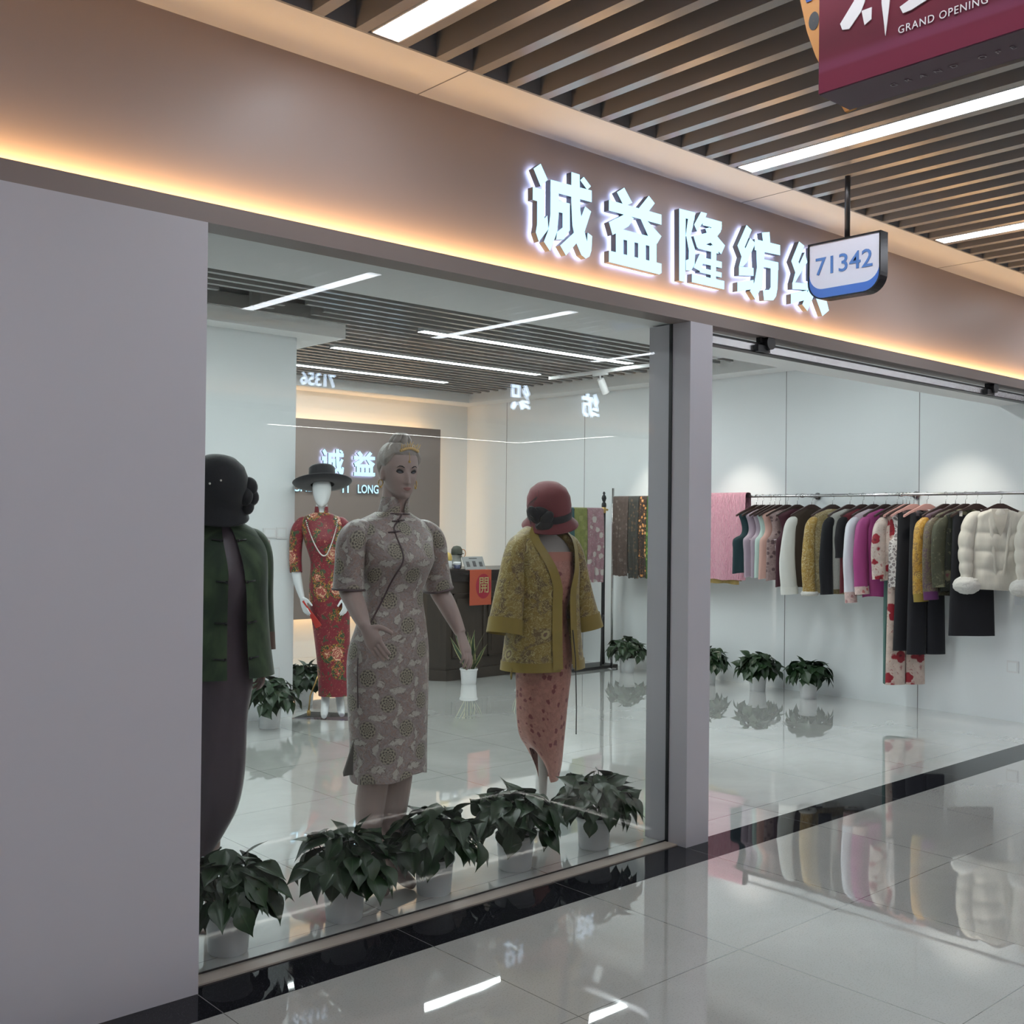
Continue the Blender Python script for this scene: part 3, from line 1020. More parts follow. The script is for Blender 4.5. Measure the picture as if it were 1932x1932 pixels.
def damask():
    t = NT('mauve brocade with medallions')
    v0 = t.uv()
    v = t.warp(v0, 16, 0.014)
    r, a = lattice(t, v0, 0.168, 0.208)
    rw, aw = lattice(t, v, 0.168, 0.208)
    bg = (0.340, 0.278, 0.270)
    c = t.mix(t.step(t.noise(v0, 9, 2), 0.35, 0.65), tuple(q * 0.92 for q in bg), tuple(q * 1.06 for q in bg))
    # broad curling leaves around each medallion
    spiral = t.math('SINE', t.math('ADD', t.math('MULTIPLY', aw, 4.0), t.math('MULTIPLY', rw, 62.0)))
    band = t.math('MULTIPLY', t.step(rw, 0.042, 0.052), t.step(rw, 0.112, 0.092))
    lf = t.math('ADD', spiral, t.math('MULTIPLY', t.math('SUBTRACT', t.noise(v, 34, 2, 0.5, 1.5), 0.5), 3.4))
    leaf = t.math('MULTIPLY', band, t.step(lf, 0.30, 0.62))
    c = t.mix(t.math('MULTIPLY', leaf, 0.85), c, (0.580, 0.545, 0.500))
    edge = t.math('MULTIPLY', band, t.math('MULTIPLY', t.step(lf, 0.02, 0.20), t.step(lf, 0.44, 0.30)))
    c = t.mix(t.math('MULTIPLY', edge, 0.70), c, (0.150, 0.105, 0.090))
    rose = t.math('MULTIPLY', band, t.math('MULTIPLY', t.step(lf, -0.9, -0.6), t.step(lf, -0.25, -0.45)))
    c = t.mix(t.math('MULTIPLY', rose, 0.6), c, (0.36, 0.22, 0.18))
    ln = t.math('ABSOLUTE', t.math('SUBTRACT', t.noise(v, 27, 2, 0.55, 2.6), 0.5))
    c = t.mix(t.math('MULTIPLY', t.step(ln, 0.022, 0.008), 0.55), c, (0.16, 0.11, 0.09))
    pale = t.step(t.noise(v, 48, 3, 0.6, 1.5), 0.54, 0.62)
    c = t.mix(t.math('MULTIPLY', pale, 0.40), c, (0.52, 0.48, 0.44))
    # open-work medallion
    pet = t.math('SINE', t.math('MULTIPLY', a, 7.0))
    rad = t.math('SINE', t.math('ADD', t.math('MULTIPLY', r, 440), 0.6))
    net = t.step(t.math('MULTIPLY', pet, rad), -0.05, 0.25)
    med = t.step(r, 0.042, 0.028)
    medc = t.mix(net, (0.37, 0.33, 0.25), (0.10, 0.08, 0.065))
    c = t.mix(t.math('MULTIPLY', med, 0.92), c, medc)
    t.bump(leaf, 0.25, 0.001)
    return t.done(c, 0.42, 0, 0.5, sheen=0.2)

def red_floral():
    t = NT('crimson peony print')
    v = t.warp(t.uv(), 30, 0.018)
    s = t.sep(v)
    c = (0.215, 0.018, 0.032)
    sq = t.noise(v, 55, 2, 0.5, 2.0)
    c = t.mix(t.step(sq, 0.64, 0.67), c, (0.56, 0.25, 0.15))
    gr = t.noise(v, 22, 2, 0.5, 1.0)
    c = t.mix(t.step(gr, 0.60, 0.64), c, (0.07, 0.085, 0.045))
    vo = t.vor(t.mapping(v, scale=(1.0, 0.8, 1)), 8.5, 'F1', 0.75)
    d = vo['Distance']
    rn = t.sep(vo['Color'])
    on = t.math('GREATER_THAN', rn[0], 0.30)
    lv = t.math('MULTIPLY', on, t.math('MULTIPLY', t.step(d, 0.62, 0.55), t.step(gr, 0.44, 0.47)))
    c = t.mix(lv, c, (0.030, 0.075, 0.035))
    gold = t.math('MULTIPLY', on, t.math('MULTIPLY', t.step(d, 0.60, 0.54), t.step(sq, 0.54, 0.57)))
    c = t.mix(gold, c, (0.55, 0.27, 0.05))
    wob = t.noise(v, 45, 2, 0.5, 1.0)
    dd = t.math('ADD', d, t.math('MULTIPLY', t.math('SUBTRACT', wob, 0.5), 0.35))
    pet = t.math('MULTIPLY', on, t.step(dd, 0.40, 0.37))
    line = t.step(t.math('SINE', t.math('MULTIPLY', dd, 46)), 0.35, 0.7)
    petc = t.mix(line, (0.40, 0.085, 0.07), (0.80, 0.54, 0.34))
    c = t.mix(pet, c, petc)
    return t.done(c, 0.5, 0, 0.4, sheen=0.1)

def mustard_brocade(name='mustard brocade', bg=(0.285, 0.195, 0.045), dark=(0.115, 0.066, 0.045), light=(0.50, 0.41, 0.19), sc=1.0):
    t = NT(name)
    v = t.warp(t.uv(), 14 * sc, 0.03)
    n = t.noise(v, 15 * sc, 2, 0.5, 1.2)
    c = t.mix(t.math('MULTIPLY', t.step(n, 0.46, 0.60), 0.72), bg, dark)
    o = t.noise(v, 26 * sc, 3, 0.55, 2.4)
    e = t.math('ABSOLUTE', t.math('SUBTRACT', o, 0.52))
    c = t.mix(t.step(e, 0.030, 0.012), c, light)
    f = t.vor(v, 10 * sc, 'F1', 0.9)
    fl = t.math('MULTIPLY', t.step(f['Distance'], 0.34, 0.28), t.math('GREATER_THAN', t.sep(f['Color'])[0], 0.55))
    c = t.mix(t.math('MULTIPLY', fl, 0.8), c, t.mix(t.step(t.math('SINE', t.math('MULTIPLY', f['Distance'], 38)), 0.2, 0.6), light, tuple(q * 1.5 for q in dark)))
    g = t.math('MULTIPLY', t.step(f['Distance'], 0.30, 0.26), t.math('LESS_THAN', t.sep(f['Color'])[1], 0.13))
    c = t.mix(g, c, (0.030, 0.070, 0.040))
    t.bump(o, 0.35, 0.002)
    return t.done(c, 0.45, 0, 0.45, sheen=0.2)

def spots(name, bg, c2, sc, th=0.36, prob=0.5, rough=0.55, c3=None):
    t = NT(name)
    v = t.warp(t.uv(), sc * 2.5, 0.55 / sc)
    f = t.vor(v, sc, 'F1', 0.9)
    m = t.math('MULTIPLY', t.step(f['Distance'], th, th - 0.08), t.math('GREATER_THAN', t.sep(f['Color'])[0], prob))
    c = t.mix(t.step(t.noise(v, sc * 1.2, 3), 0.35, 0.7), tuple(q * 0.86 for q in bg), tuple(min(1, q * 1.1) for q in bg))
    cc = c2
    if c3:
        cc = t.mix(t.step(f['Distance'], 0.12, 0.2), c3, c2)
    c = t.mix(m, c, cc)
    st = t.step(t.noise(v, sc * 2.2, 2, 0.5, 2.5), 0.62, 0.65)
    c = t.mix(t.math('MULTIPLY', st, 0.6), c, cc)
    return t.done(c, rough, 0, 0.4, sheen=0.15)

def fabric(name, c, rough=0.65, folds=0.0, scale=1.0, sheen=0.15, var=0.15):
    t = NT(name)
    v = t.uv()
    n = t.noise(t.mapping(v, scale=(9, 2.0, 1)), 1.5 * scale, 3)
    col = t.mix(n, tuple(q * (1 - var) for q in c), tuple(min(1, q * (1 + var)) for q in c))
    t.bump(t.math('ADD', n, t.math('MULTIPLY', t.noise(v, 160, 2), 0.12)), 0.3 + folds, 0.006)
    return t.done(col, rough, 0, 0.35, sheen=sheen)

def fur(name, c, sc=70):
    t = NT(name)
    v = t.obj()
    n = t.noise(v, sc, 4, 0.7, 1.0)
    col = t.mix(n, tuple(q * 0.72 for q in c), tuple(min(1, q * 1.08) for q in c))
    t.bump(n, 0.7, 0.008)
    return t.done(col, 0.85, 0, 0.2, sheen=0.4)

F_damask = damask()
F_red = red_floral()
F_mustard = mustard_brocade()
F_mustard_plain = fabric('mustard plain satin', (0.285, 0.200, 0.042), 0.45)
F_pink = spots('salmon silk with rose sprigs', (0.40, 0.175, 0.135), (0.19, 0.045, 0.045), 30, 0.42, 0.62)
F_green = NT('dark green velvet')
_v = F_green.uv()
F_green = F_green.done(F_green.mix(F_green.step(F_green.noise(F_green.mapping(_v, scale=(3, 1.4, 1)), 3.5, 4, 0.6), 0.35, 0.72), (0.016, 0.034, 0.018), (0.070, 0.115, 0.054)), 0.6, 0, 0.3, sheen=0.4)
F_purple = fabric('dusky purple silk', (0.085, 0.062, 0.080), 0.35, 0.2)
F_lining = plain('dark taupe lining', (0.10, 0.085, 0.075), 0.7)
F_trim = plain('dark mauve piping', (0.115, 0.075, 0.080), 0.5)
M_skin = plain('mannequin skin', (0.425, 0.315, 0.288), 0.38, var=0.04)
M_gloss = plain('glossy white mannequin', (0.78, 0.80, 0.82), 0.10, coat=0.7)
M_linen = fabric('beige linen form', (0.36, 0.335, 0.315), 0.8)
M_hair = plain('ash blonde moulded hair', (0.34, 0.30, 0.27), 0.42, bumps=(28, 0.7, 0.01), var=0.35)
M_felt = plain('black felt', (0.010, 0.011, 0.016), 0.75, bumps=(140, 0.2, 0.004), sheen=0.3)
M_redfelt = plain('crimson felt', (0.175, 0.022, 0.030), 0.7, bumps=(120, 0.25, 0.004), sheen=0.3)
M_ribbon = fabric('black grosgrain', (0.014, 0.015, 0.02), 0.5)
M_pearl = plain('pearl', (0.8, 0.78, 0.74), 0.15, coat=0.8)
M_gold = plain('gold', (0.62, 0.42, 0.16), 0.3, metal=1.0)
# ------------------------------------------------------------------ mannequin anatomy
HEAD = [(0.0, .016, .070, .0), (0.010, .032, .080, .015), (.030, .046, .084, .040), (.055, .056, .083, .062), (.085, .065, .082, .080),
        (.115, .070, .083, .091), (.145, .072, .083, .096), (.175, .067, .075, .091), (.200, .053, .057, .074), (.216, .032, .034, .045), (.2245, .004, .004, .006)]

def interp(tab, z):
    if z <= tab[0][0]:
        return tab[0][1:]
    for i in range(len(tab) - 1):
        a, b = tab[i], tab[i + 1]
        if a[0] <= z <= b[0]:
            f = (z - a[0]) / (b[0] - a[0])
            p, q = tab[max(i - 1, 0)], tab[min(i + 2, len(tab) - 1)]
            out = []
            for k in range(1, len(a)):
                h = b[0] - a[0]
                m0 = (b[k] - p[k]) / max(b[0] - p[0], 1e-6) * h
                m1 = (q[k] - a[k]) / max(q[0] - a[0], 1e-6) * h
                f2, f3 = f * f, f * f * f
                out.append((2 * f3 - 3 * f2 + 1) * a[k] + (f3 - 2 * f2 + f) * m0 + (-2 * f3 + 3 * f2) * b[k] + (f3 - f2) * m1)
            return tuple(out)
    return tab[-1][1:]

def g(x, s):
    return math.exp(-(x / s) ** 2)

def head_point(phi, z, face=True, off=0.0):
    """phi 0 = face front (-Y); head frame: origin at chin level"""
    w_, f_, b_ = interp(HEAD, z)
    c, s = math.cos(phi), math.sin(phi)
    d = f_ if c > 0 else b_
    p = 2.2
    x = math.copysign(abs(s) ** (2 / p), s) * w_
    y = -math.copysign(abs(c) ** (2 / p), c) * d
    if face and c > 0:
        # nose
        if 0.055 < z < 0.125:
            nz = (z - 0.070)
            amp = 0.022 * (g(nz, 0.012) if nz < 0 else max(0, 1 - nz / 0.058) ** 0.8)
            y -= amp * g(x, 0.0085 + max(0, 0.006 - abs(nz)) * 0.8)
        # eye sockets, brow, cheeks, lips, chin
        for e in (-0.030, 0.030):
            y += 0.0085 * g(x - e, 0.015) * g(z - 0.112, 0.011)
            y -= 0.0040 * g(x - e * 1.15, 0.018) * g(z - 0.080, 0.016)
            y -= 0.0030 * g(x - e, 0.02) * g(z - 0.131, 0.008)
        y -= 0.0075 * g(x, 0.018) * (g(z - 0.050, 0.0035) + 0.9 * g(z - 0.0415, 0.004))
        y += 0.0035 * g(x, 0.022) * g(z - 0.0305, 0.005)
        y -= 0.0045 * g(x, 0.018) * g(z - 0.014, 0.011)
    if off:
        x *= 1 + off / max(w_, 0.03)
        y *= 1 + off / max(d, 0.03)
    return Vector((x, y, z))

def head_mesh(mb, M, face=True, nz=56, n=72, z0=0.0, scale=1.0):
    rings = []
    for i in range(nz + 1):
        z = z0 + (0.2245 - z0) * i / nz
        rings.append([M @ (head_point(2 * PI * k / n, z, face) * scale) for k in range(n)])
    mb.loft(rings, cap0=True, cap1=True, flip=True)
    if face:   # ears
        for s in (-1, 1):
            mm = M @ Matrix.Translation((s * 0.0715 * scale, 0.012, 0.098)) @ Matrix.Rotation(s * 0.35, 4, 'Z') @ Matrix.Rotation(-0.15, 4, 'X')
            mb.ball((0, 0, 0), 1, 14, 10, 0.009, 0.018, 0.032, mat=mm)

def hand(mb, wrist, d, n, thumb, size=1.0, curl=(0.35, 0.4, 0.45, 0.5), spread=0.10, thumb_out=0.9):
    """d: wrist to knuckles, n: back-of-hand normal, thumb: +1/-1 along d x n"""
    W = Vector(wrist)
    d = Vector(d).normalized()
    n = Vector(n)
    n = (n - d * n.dot(d)).normalized()
    s = d.cross(n) * thumb
    L = 0.088 * size
    secs = [(-0.02, 0.021, 0.017), (0.0, 0.022, 0.016), (0.25, 0.029, 0.0165), (0.6, 0.037, 0.0155), (0.9, 0.039, 0.013), (1.03, 0.034, 0.009)]
    rings = []
    for f, a, b in secs:
        c = W + d * (L * f) + s * (0.003 * f)
        rings.append([c + s * (math.cos(2 * PI * k / 18) * a * size) + n * (math.sin(2 * PI * k / 18) * b * size) for k in range(18)])
    mb.loft(rings, cap0=True, cap1=True)
    for i, (lat, ln, r) in enumerate(((0.026, 0.072, 0.0082), (0.009, 0.080, 0.0085), (-0.009, 0.074, 0.0080), (-0.0255, 0.058, 0.0070))):
        base = W + d * (L * 0.86) + s * (lat * size)
        dirv = (d + s * (spread * (1.2 - i * 0.8))).normalized()
        pts = [base]
        ang = 0.10
        p = base.copy()
        for seg in (0.46, 0.30, 0.24):
            dv = dirv * math.cos(ang) - n * math.sin(ang)
            p = p + dv * (ln * size * seg * 1.12)
            pts.append(p.copy())
            ang += curl[i]
        pts = smooth_path([tuple(q) for q in pts], 3)
        m_ = len(pts)
        mb.tube(pts, [r * size * (1.05 - 0.30 * k / (m_ - 1)) * (0.7 if k == m_ - 1 else 1) for k in range(m_)], 10)
    base = W + d * (L * 0.22) + s * (0.018 * size) - n * 0.004
    dv = (d * 0.75 + s * thumb_out - n * 0.25).normalized()
    p1 = base + dv * 0.034 * size
    dv2 = (d * 1.0 + s * thumb_out * 0.55 - n * 0.25).normalized()
    p2 = p1 + dv2 * 0.034 * size
    p3 = p2 + (d * 1.0 + s * thumb_out * 0.35 - n * 0.3).normalized() * 0.028 * size
    pts = smooth_path([tuple(q) for q in (base, p1, p2, p3)], 3)
    mb.tube(pts, [0.0135 * size - 0.0055 * size * k / (len(pts) - 1) for k in range(len(pts))], 10)

def limb(mb, pts, rad, n=16, k=4):
    q = smooth_path([(*p, r) for p, r in zip(pts, rad)], k)
    mb.tube([x[:3] for x in q], [x[3] for x in q], n)

def torso(mb, secs, n=36):
    zs = [s[0] for s in secs]
    tab = sorted(secs)
    rings = []
    m = 40
    for i in range(m + 1):
        z = tab[0][0] + (tab[-1][0] - tab[0][0]) * i / m
        a, b, cx, cy = interp(tab, z)
        rings.append(ring(cx, cy, z, a, b, n, 2.2))
    mb.loft(rings, cap0=True, cap1=True)

def dress_loft(mb, tab, z0, z1, m=60, n=64, p=2.2, fn=None, arc=None, hem=None, zmap=None):
    """tab rows (z, a, b, cx, cy) ascending; arc=(t0, t1) open loft around the back (0 = front)"""
    rings = []
    for i in range(m + 1):
        z = z0 + (z1 - z0) * i / m
        a, b, cx, cy = interp(tab, z)
        R = []
        for k in range(n + (1 if arc else 0)):
            if arc:
                t0, t1 = arc(z) if callable(arc) else arc
                t = t0 + (t1 - t0) * k / n
            else:
                t = 2 * PI * k / n + PI
            s, c = math.sin(t), math.cos(t)
            f = fn(t, z) if fn else 1.0
            x = math.copysign(abs(s) ** (2 / p), s) * a * f
            y = -math.copysign(abs(c) ** (2 / p), c) * b * f
            R.append(Vector((cx + x, cy + y, zmap(t, z) if zmap else z + (hem(t) if hem and i == 0 else 0))))
        rings.append(R)
    mb.loft(rings, closed=not arc, flip=False)
    return rings

def surf(tab, z, t, off=0.0, p=2.2):
    a, b, cx, cy = interp(tab, z)
    s, c = math.sin(t), math.cos(t)
    return Vector((cx + math.copysign(abs(s) ** (2 / p), s) * (a + off), cy - math.copysign(abs(c) ** (2 / p), c) * (b + off), z))

def sleeve(mb, pts, dims, n=22, fold=0.03, seed=0):
    q = smooth_path([(*p, *d) for p, d in zip(pts, dims)], 6)
    P = [x[:3] for x in q]
    D = [x[3:] for x in q]
    mb.loft(path_rings(P, D, n, fold=lambda f, a: 1 + fold * math.sin(a * 3 + f * 7 + seed) * f), flip=True, cap0=True)
    return P, D

# ================================================================== mannequin with a face, grey-mauve qipao
MG = thing('mannequin', 'female mannequin with a painted face in a short-sleeved mauve brocade dress behind the window', 'mannequin', (2.649, 3.70, 0.0), group='mannequins in the shop window')
mb = MB()
HM = Matrix.Translation((0.020, -0.018, 1.592)) @ Matrix.Rotation(-0.20, 4, 'Z') @ Matrix.Rotation(0.10, 4, 'X')
head_mesh(mb, HM)
torso(mb, [(0.85, .13, .095, -.005, .01), (0.956, .160, .112, 0, .01), (1.08, .128, .10, 0.005, 0), (1.197, .112, .092, .012, 0), (1.33, .140, .122, .01, -.012), (1.42, .160, .105, .008, 0),
           (1.465, .145, .070, .006, .008), (1.50, .085, .055, .008, .015), (1.535, .05, .05, .012, .012)])
limb(mb, [(.012, .012, 1.49), (.014, .008, 1.54), (.018, .0, 1.60), (.020, .0, 1.65)], [.062, .053, .052, .052], 20)
# right arm (viewer left)
limb(mb, [(-.135, .008, 1.440), (-.172, 0, 1.385), (-.198, .0, 1.30), (-.200, .005, 1.225), (-.210, -.055, 1.175), (-.226, -.115, 1.13), (-.240, -.172, 1.088)],
     [.050, .046, .042, .041, .041, .034, .0235], 18)
hand(mb, (-.240, -.172, 1.088), (0.10, -0.62, -0.72), (-0.85, -0.30, 0.10), -1, 1.0, (0.10, 0.14, 0.18, 0.2), 0.03, 1.25)
limb(mb, [(.145, .008, 1.440), (.190, .0, 1.385), (.235, .0, 1.30), (.255, .01, 1.215), (.270, -.03, 1.15), (.282, -.07, 1.085), (.290, -.105, 1.027)],
     [.050, .046, .042, .041, .040, .033, .0235], 18)
hand(mb, (.290, -.105, 1.027), (-0.05, -0.50, -0.86), (0.30, -0.75, 0.42), -1, 1.0, (0.32, 0.36, 0.40, 0.44), 0.07, 0.8)
for s in (-1, 1):
    x = -.022
    limb(mb, [(s * .085, .01, .90), (x * .5 + s * .078, .0, .70), (x + s * .062, -.01, .50), (x + s * .060, -.012, .44), (x + s * .060, .012, .33), (x + s * .056, .02, .20), (x + s * .052, .025, .095)],
         [.085, .078, .066, .062, .061, .047, .032], 18)
    limb(mb, [(x + s * .052, .035, .10), (x + s * .056, .0, .070), (x + s * .062, -.07, .035), (x + s * .068, -.12, .022)], [.034, .034, .030, .020], 14)
body = fuse(mb, 0.0042, 2)
link('body', body, M_skin, MG)
# painted face
def on_head(phi, z, off):
    return HM @ head_point(phi, z, True, off)
dark = plain('painted lash and brow', (0.035, 0.028, 0.03), 0.5)
for s in (-1, 1):
    mb = MB()
    mb.tube([on_head(s * q, z, 0.0015) for q, z in ((0.19, 0.1305), (0.32, 0.1365), (0.46, 0.1375), (0.62, 0.131))], [0.0016, 0.0025, 0.0021, 0.0008], 6)
    mb.build('eyebrow', dark, MG, smooth=True)
for s in (-1, 1):
    mb = MB()
    top = [on_head(s * (0.21 + 0.40 * f), 0.1115 + 0.0085 * math.sin(PI * f) + 0.002 * f, 0.0014) for f in [i / 10 for i in range(11)]]
    bot = [on_head(s * (0.21 + 0.40 * f), 0.1115 - 0.0050 * math.sin(PI * f) + 0.002 * f, 0.0014) for f in [i / 10 for i in range(11)]]
    mb.loft([bot, top], closed=False)
    e = mb.build('eye', plain('eye white', (0.17, 0.19, 0.23), 0.2), MG)
    mb = MB()
    c0 = [on_head(s * 0.40 + 0.115 * math.cos(a) * 0.62, 0.1135 + 0.0058 * math.sin(a), 0.0022) for a in [2 * PI * i / 16 for i in range(16)]]
    mb.v += c0
    mb.f.append(tuple(range(16)))
    mb.uv.append([(0, 0)] * 16)
    mb.mi.append(0)
    mb.build('iris', plain('blue grey iris', (0.05, 0.085, 0.14), 0.15), e)
    mb = MB()
    mb.tube(top, [0.0018] + [0.0040] * 9 + [0.0030], 6)
    mb.tube([p + Vector((0, 0, 0.0045)) for p in top[1:-1]], 0.0022, 6)
    mb.tube(bot, 0.0016, 6)
    mb.build('lash_line', dark, e, smooth=True)
mb = MB()
lip = []
for z, hw in ((0.0545, 0.0), (0.0525, 0.20), (0.0495, 0.27), (0.0465, 0.29), (0.043, 0.25), (0.039, 0.15), (0.0375, 0.0)):
    lip.append([on_head((k / 6 - 1) * hw, z - 0.0012 * abs(k / 6 - 1) * (1 if z > 0.0465 else -1), 0.0016) for k in range(13)])
mb.loft(lip, closed=False)
mb.build('lips', plain('rose lips', (0.33, 0.145, 0.135), 0.4), MG, smooth=True)
# moulded hair swept up to a bun
mb = MB()
def hairline(phi):
    a = abs((phi + PI) % (2 * PI) - PI)
    return 0.181 if a < 0.75 else (0.181 - 0.048 * min(1, (a - 0.75) / 0.55) if a < 1.75 else 0.133 - 0.085 * min(1, (a - 1.75) / 0.5))
rings = []
for i in range(25):
    f = i / 24
    R = []
    for k in range(72):
        phi = 2 * PI * k / 72
        z = hairline(phi) + (0.2245 - hairline(phi)) * f
        rip = 0.0022 * math.sin(phi * 16 + f * 9)
        R.append(HM @ (head_point(phi, z, False, 0.003 + 0.010 * min(1, f * 5) + rip * min(1, f * 4)) + Vector((0, 0.004, 0.012 * f))))
    rings.append(R)
mb.loft(rings, cap1=True, flip=True)
for a in range(7):
    ph = a * 2 * PI / 7
    pts = [HM @ Vector((0.003 + math.cos(ph + q * 0.8) * (0.037 - 0.030 * q), 0.010 + math.sin(ph + q * 0.8) * (0.040 - 0.032 * q), 0.220 + 0.040 * math.sin(q * PI / 2))) for q in (0, .25, .5, .75, 1)]
    mb.tube(pts, [0.014, 0.018, 0.017, 0.015, 0.010], 8)
mb.build('hair', M_hair, MG, smooth=True)
mb = MB()
for i in range(14):
    q = -0.55 + 1.1 * i / 13
    base = HM @ (head_point(q + 0.15, 0.196 + 0.010 * math.cos(q * 3), False, 0.016) + Vector((0, -0.002, 0.004)))
    mb.ball(base, 0.0065, 8, 6)
    mb.tube([base, base + Vector((0.010 * math.sin(i * 2.1), -0.006, 0.022 + 0.006 * math.cos(i)))], [0.0022, 0.0012], 5)
mb.tube([on_head(0.05, 0.193, 0.012), on_head(0.05, 0.178, 0.008), on_head(0.05, 0.160, 0.0025)], 0.0012, 6)
mb.ball(on_head(0.05, 0.156, 0.003), 0.0055, 8, 6)
mb.build('hair_ornament', M_gold, MG, smooth=True)
for s in (-1, 1):
    mb = MB()
    c = HM @ Vector((s * 0.079, 0.004, 0.060))
    mb.tube([c + Vector((0.003 * math.cos(a) * s, 0.011 * math.cos(a), 0.014 * math.sin(a))) for a in [2 * PI * i / 16 for i in range(17)]], 0.0022, 6)
    mb.ball(c + Vector((0, 0, -0.016)), 0.005, 8, 6)
    mb.build('earring', M_gold, MG, smooth=True)
# dress
DT = [(0.455, .168, .126, .000, .0), (0.60, .170, .124, .0, .0), (0.80, .178, .128, -.002, .004), (0.956, .178, .128, 0, .006), (1.08, .150, .116, .008, .0), (1.197, .127, .106, .014, .0),
      (1.27, .143, .124, .014, -.006), (1.335, .157, .148, .012, -.018), (1.385, .166, .138, .010, -.012), (1.44, .190, .112, .008, .004), (1.472, .192, .086, .008, .010), (1.497, .160, .074, .010, .013),
      (1.515, .115, .068, .012, .013), (1.538, .066, .060, .014, .010)]
mb = MB()
dress_loft(mb, DT, 0.455, 1.535, 76, 72, fn=lambda t, z: 1 + 0.012 * math.sin(t * 5 + z * 6) * max(0, (1.0 - z)), hem=lambda t: 0.012 * math.sin(2 * t + 0.6) + 0.006 * math.sin(5 * t))
P1 = sleeve(mb, [(-.120, .010, 1.475), (-.155, .006, 1.462), (-.194, .0, 1.415), (-.200, .0, 1.31), (-.204, .0, 1.222)], [(.025, .045), (.045, .058), (.056, .064), (.058, .064), (.063, .065)], seed=1)
P2 = sleeve(mb, [(.130, .010, 1.478), (.172, .006, 1.462), (.213, .0, 1.415), (.235, .005, 1.31), (.256, .008, 1.208)], [(.025, .045), (.045, .058), (.056, .064), (.058, .064), (.062, .065)], seed=2)
dress = mb.build('dress', F_damask, MG, smooth=True)
mb = MB()
arc = lambda z: (0.16 + 0.5 * max(0, (z - 1.555) / 0.04) ** 2, 2 * PI - 0.16 - 0.5 * max(0, (z - 1.555) / 0.04) ** 2)
CT = [(1.525, .066, .063, .014, .008), (1.56, .060, .058, .018, .004), (1.597, .058, .057, .022, .0)]
dress_loft(mb, CT, 1.525, 1.597, 8, 48, arc=arc)
mb.build('collar', F_damask, dress, smooth=True)
mb = MB()
mb.tube([surf(CT, 1.528, 2 * PI * k / 40, 0.003) for k in range(41)], 0.0028, 6)
line = [(1.523, 0.0), (1.500, -0.10), (1.470, -0.22), (1.42, -0.30), (1.35, -0.36), (1.28, -0.52), (1.20, -0.80), (1.13, -1.05), (1.08, -1.20)]
q = smooth_path(line, 5)
mb.tube([surf(DT, z, t, 0.0025) for z, t in q], 0.0036, 6)
for P, D in (P1, P2):
    R = path_rings(P[-3:], D[-3:], 24, fold=None)[-1]
    mb.tube(R + [R[0]], 0.0055, 6)
mb.build('piping', F_trim, dress, smooth=True)
for z, t in ((1.500, -0.10), (1.455, -0.255)):
    mb = MB()
    c = surf(DT, z, t, 0.006)
    for s in (-1, 1):
        mb.tube([c, c + Vector((s * 0.03, 0.002, 0.003 * s))], 0.0035, 6)
    mb.ball(c, 0.0075, 8, 6)
    mb.build('frog_button', F_trim, dress, smooth=True)
# open side slit showing the dark lining
mb = MB()
rows = []
for i in range(9):
    f = i / 8
    z = 0.72 - 0.245 * f
    a, b, cx, cy = interp(DT, z)
    x0 = cx - a * 0.985
    rows.append([Vector((x0 + 0.014, cy - 0.03, z)), Vector((x0 + 0.006 - 0.014 * f ** 1.5, cy - 0.03 + 0.045 * f, z)), Vector((x0 + 0.004 - 0.030 * f ** 1.6, cy - 0.03 + 0.070 * f, z - 0.008 * f)), Vector((x0 + 0.006 - 0.016 * f ** 1.5, cy - 0.03 + 0.10 * f, z)), Vector((x0 + 0.05, cy - 0.03 + 0.12 * f, z))])
mb.loft(rows, closed=False)
mb.build('slit_lining', F_lining, dress, smooth=True)
mb = MB()
mb.tube([surf(DT, 0.95 - 0.2 * k / 6, -PI / 2 + 0.25, 0.002) for k in range(7)] , 0.0022, 6)
mb.build('side_seam', F_trim, dress, smooth=True)

# ================================================================== red peony qipao mannequin
MR = thing('mannequin', 'glossy white mannequin in a long crimson flowered dress and wide black hat', 'mannequin', (4.535, 7.15, 0.0), -0.56, group='mannequins in the shop window')
mb = MB()
hm = Matrix.Translation((-.052, -.01, 1.600)) @ Matrix.Rotation(0.06, 4, 'X')
head_mesh(mb, hm, False, 30, 40)
torso(mb, [(0.80, .13, .10, .01, .01), (0.92, .135, .11, .0, .01), (1.15, .092, .08, -.02, 0), (1.32, .125, .115, -.035, -.01), (1.45, .140, .09, -.045, 0), (1.515, .12, .06, -.05, .005), (1.56, .05, .05, -.052, .01)])
limb(mb, [(-.052, .01, 1.53), (-.052, .005, 1.58), (-.052, .0, 1.65)], [.052, .044, .046], 18)
limb(mb, [(-.165, 0, 1.47), (-.215, .01, 1.40), (-.240, .02, 1.25), (-.235, .0, 1.10), (-.215, -.03, 1.0), (-.19, -.05, .915)], [.045, .043, .040, .037, .031, .022], 14)
hand(mb, (-.19, -.05, .915), (0.25, -0.25, -0.95), (-0.75, -0.55, 0.0), -1, 0.95, (0.2, 0.25, 0.3, 0.35), 0.05, 0.9)
limb(mb, [(.07, 0, 1.47), (.12, .01, 1.40), (.16, .02, 1.25), (.16, .0, 1.10), (.15, -.04, 1.0), (.14, -.07, .915)], [.045, .043, .040, .037, .031, .022], 14)
hand(mb, (.14, -.07, .915), (-0.1, -0.35, -0.93), (0.75, -0.55, 0.0), 1, 0.95)
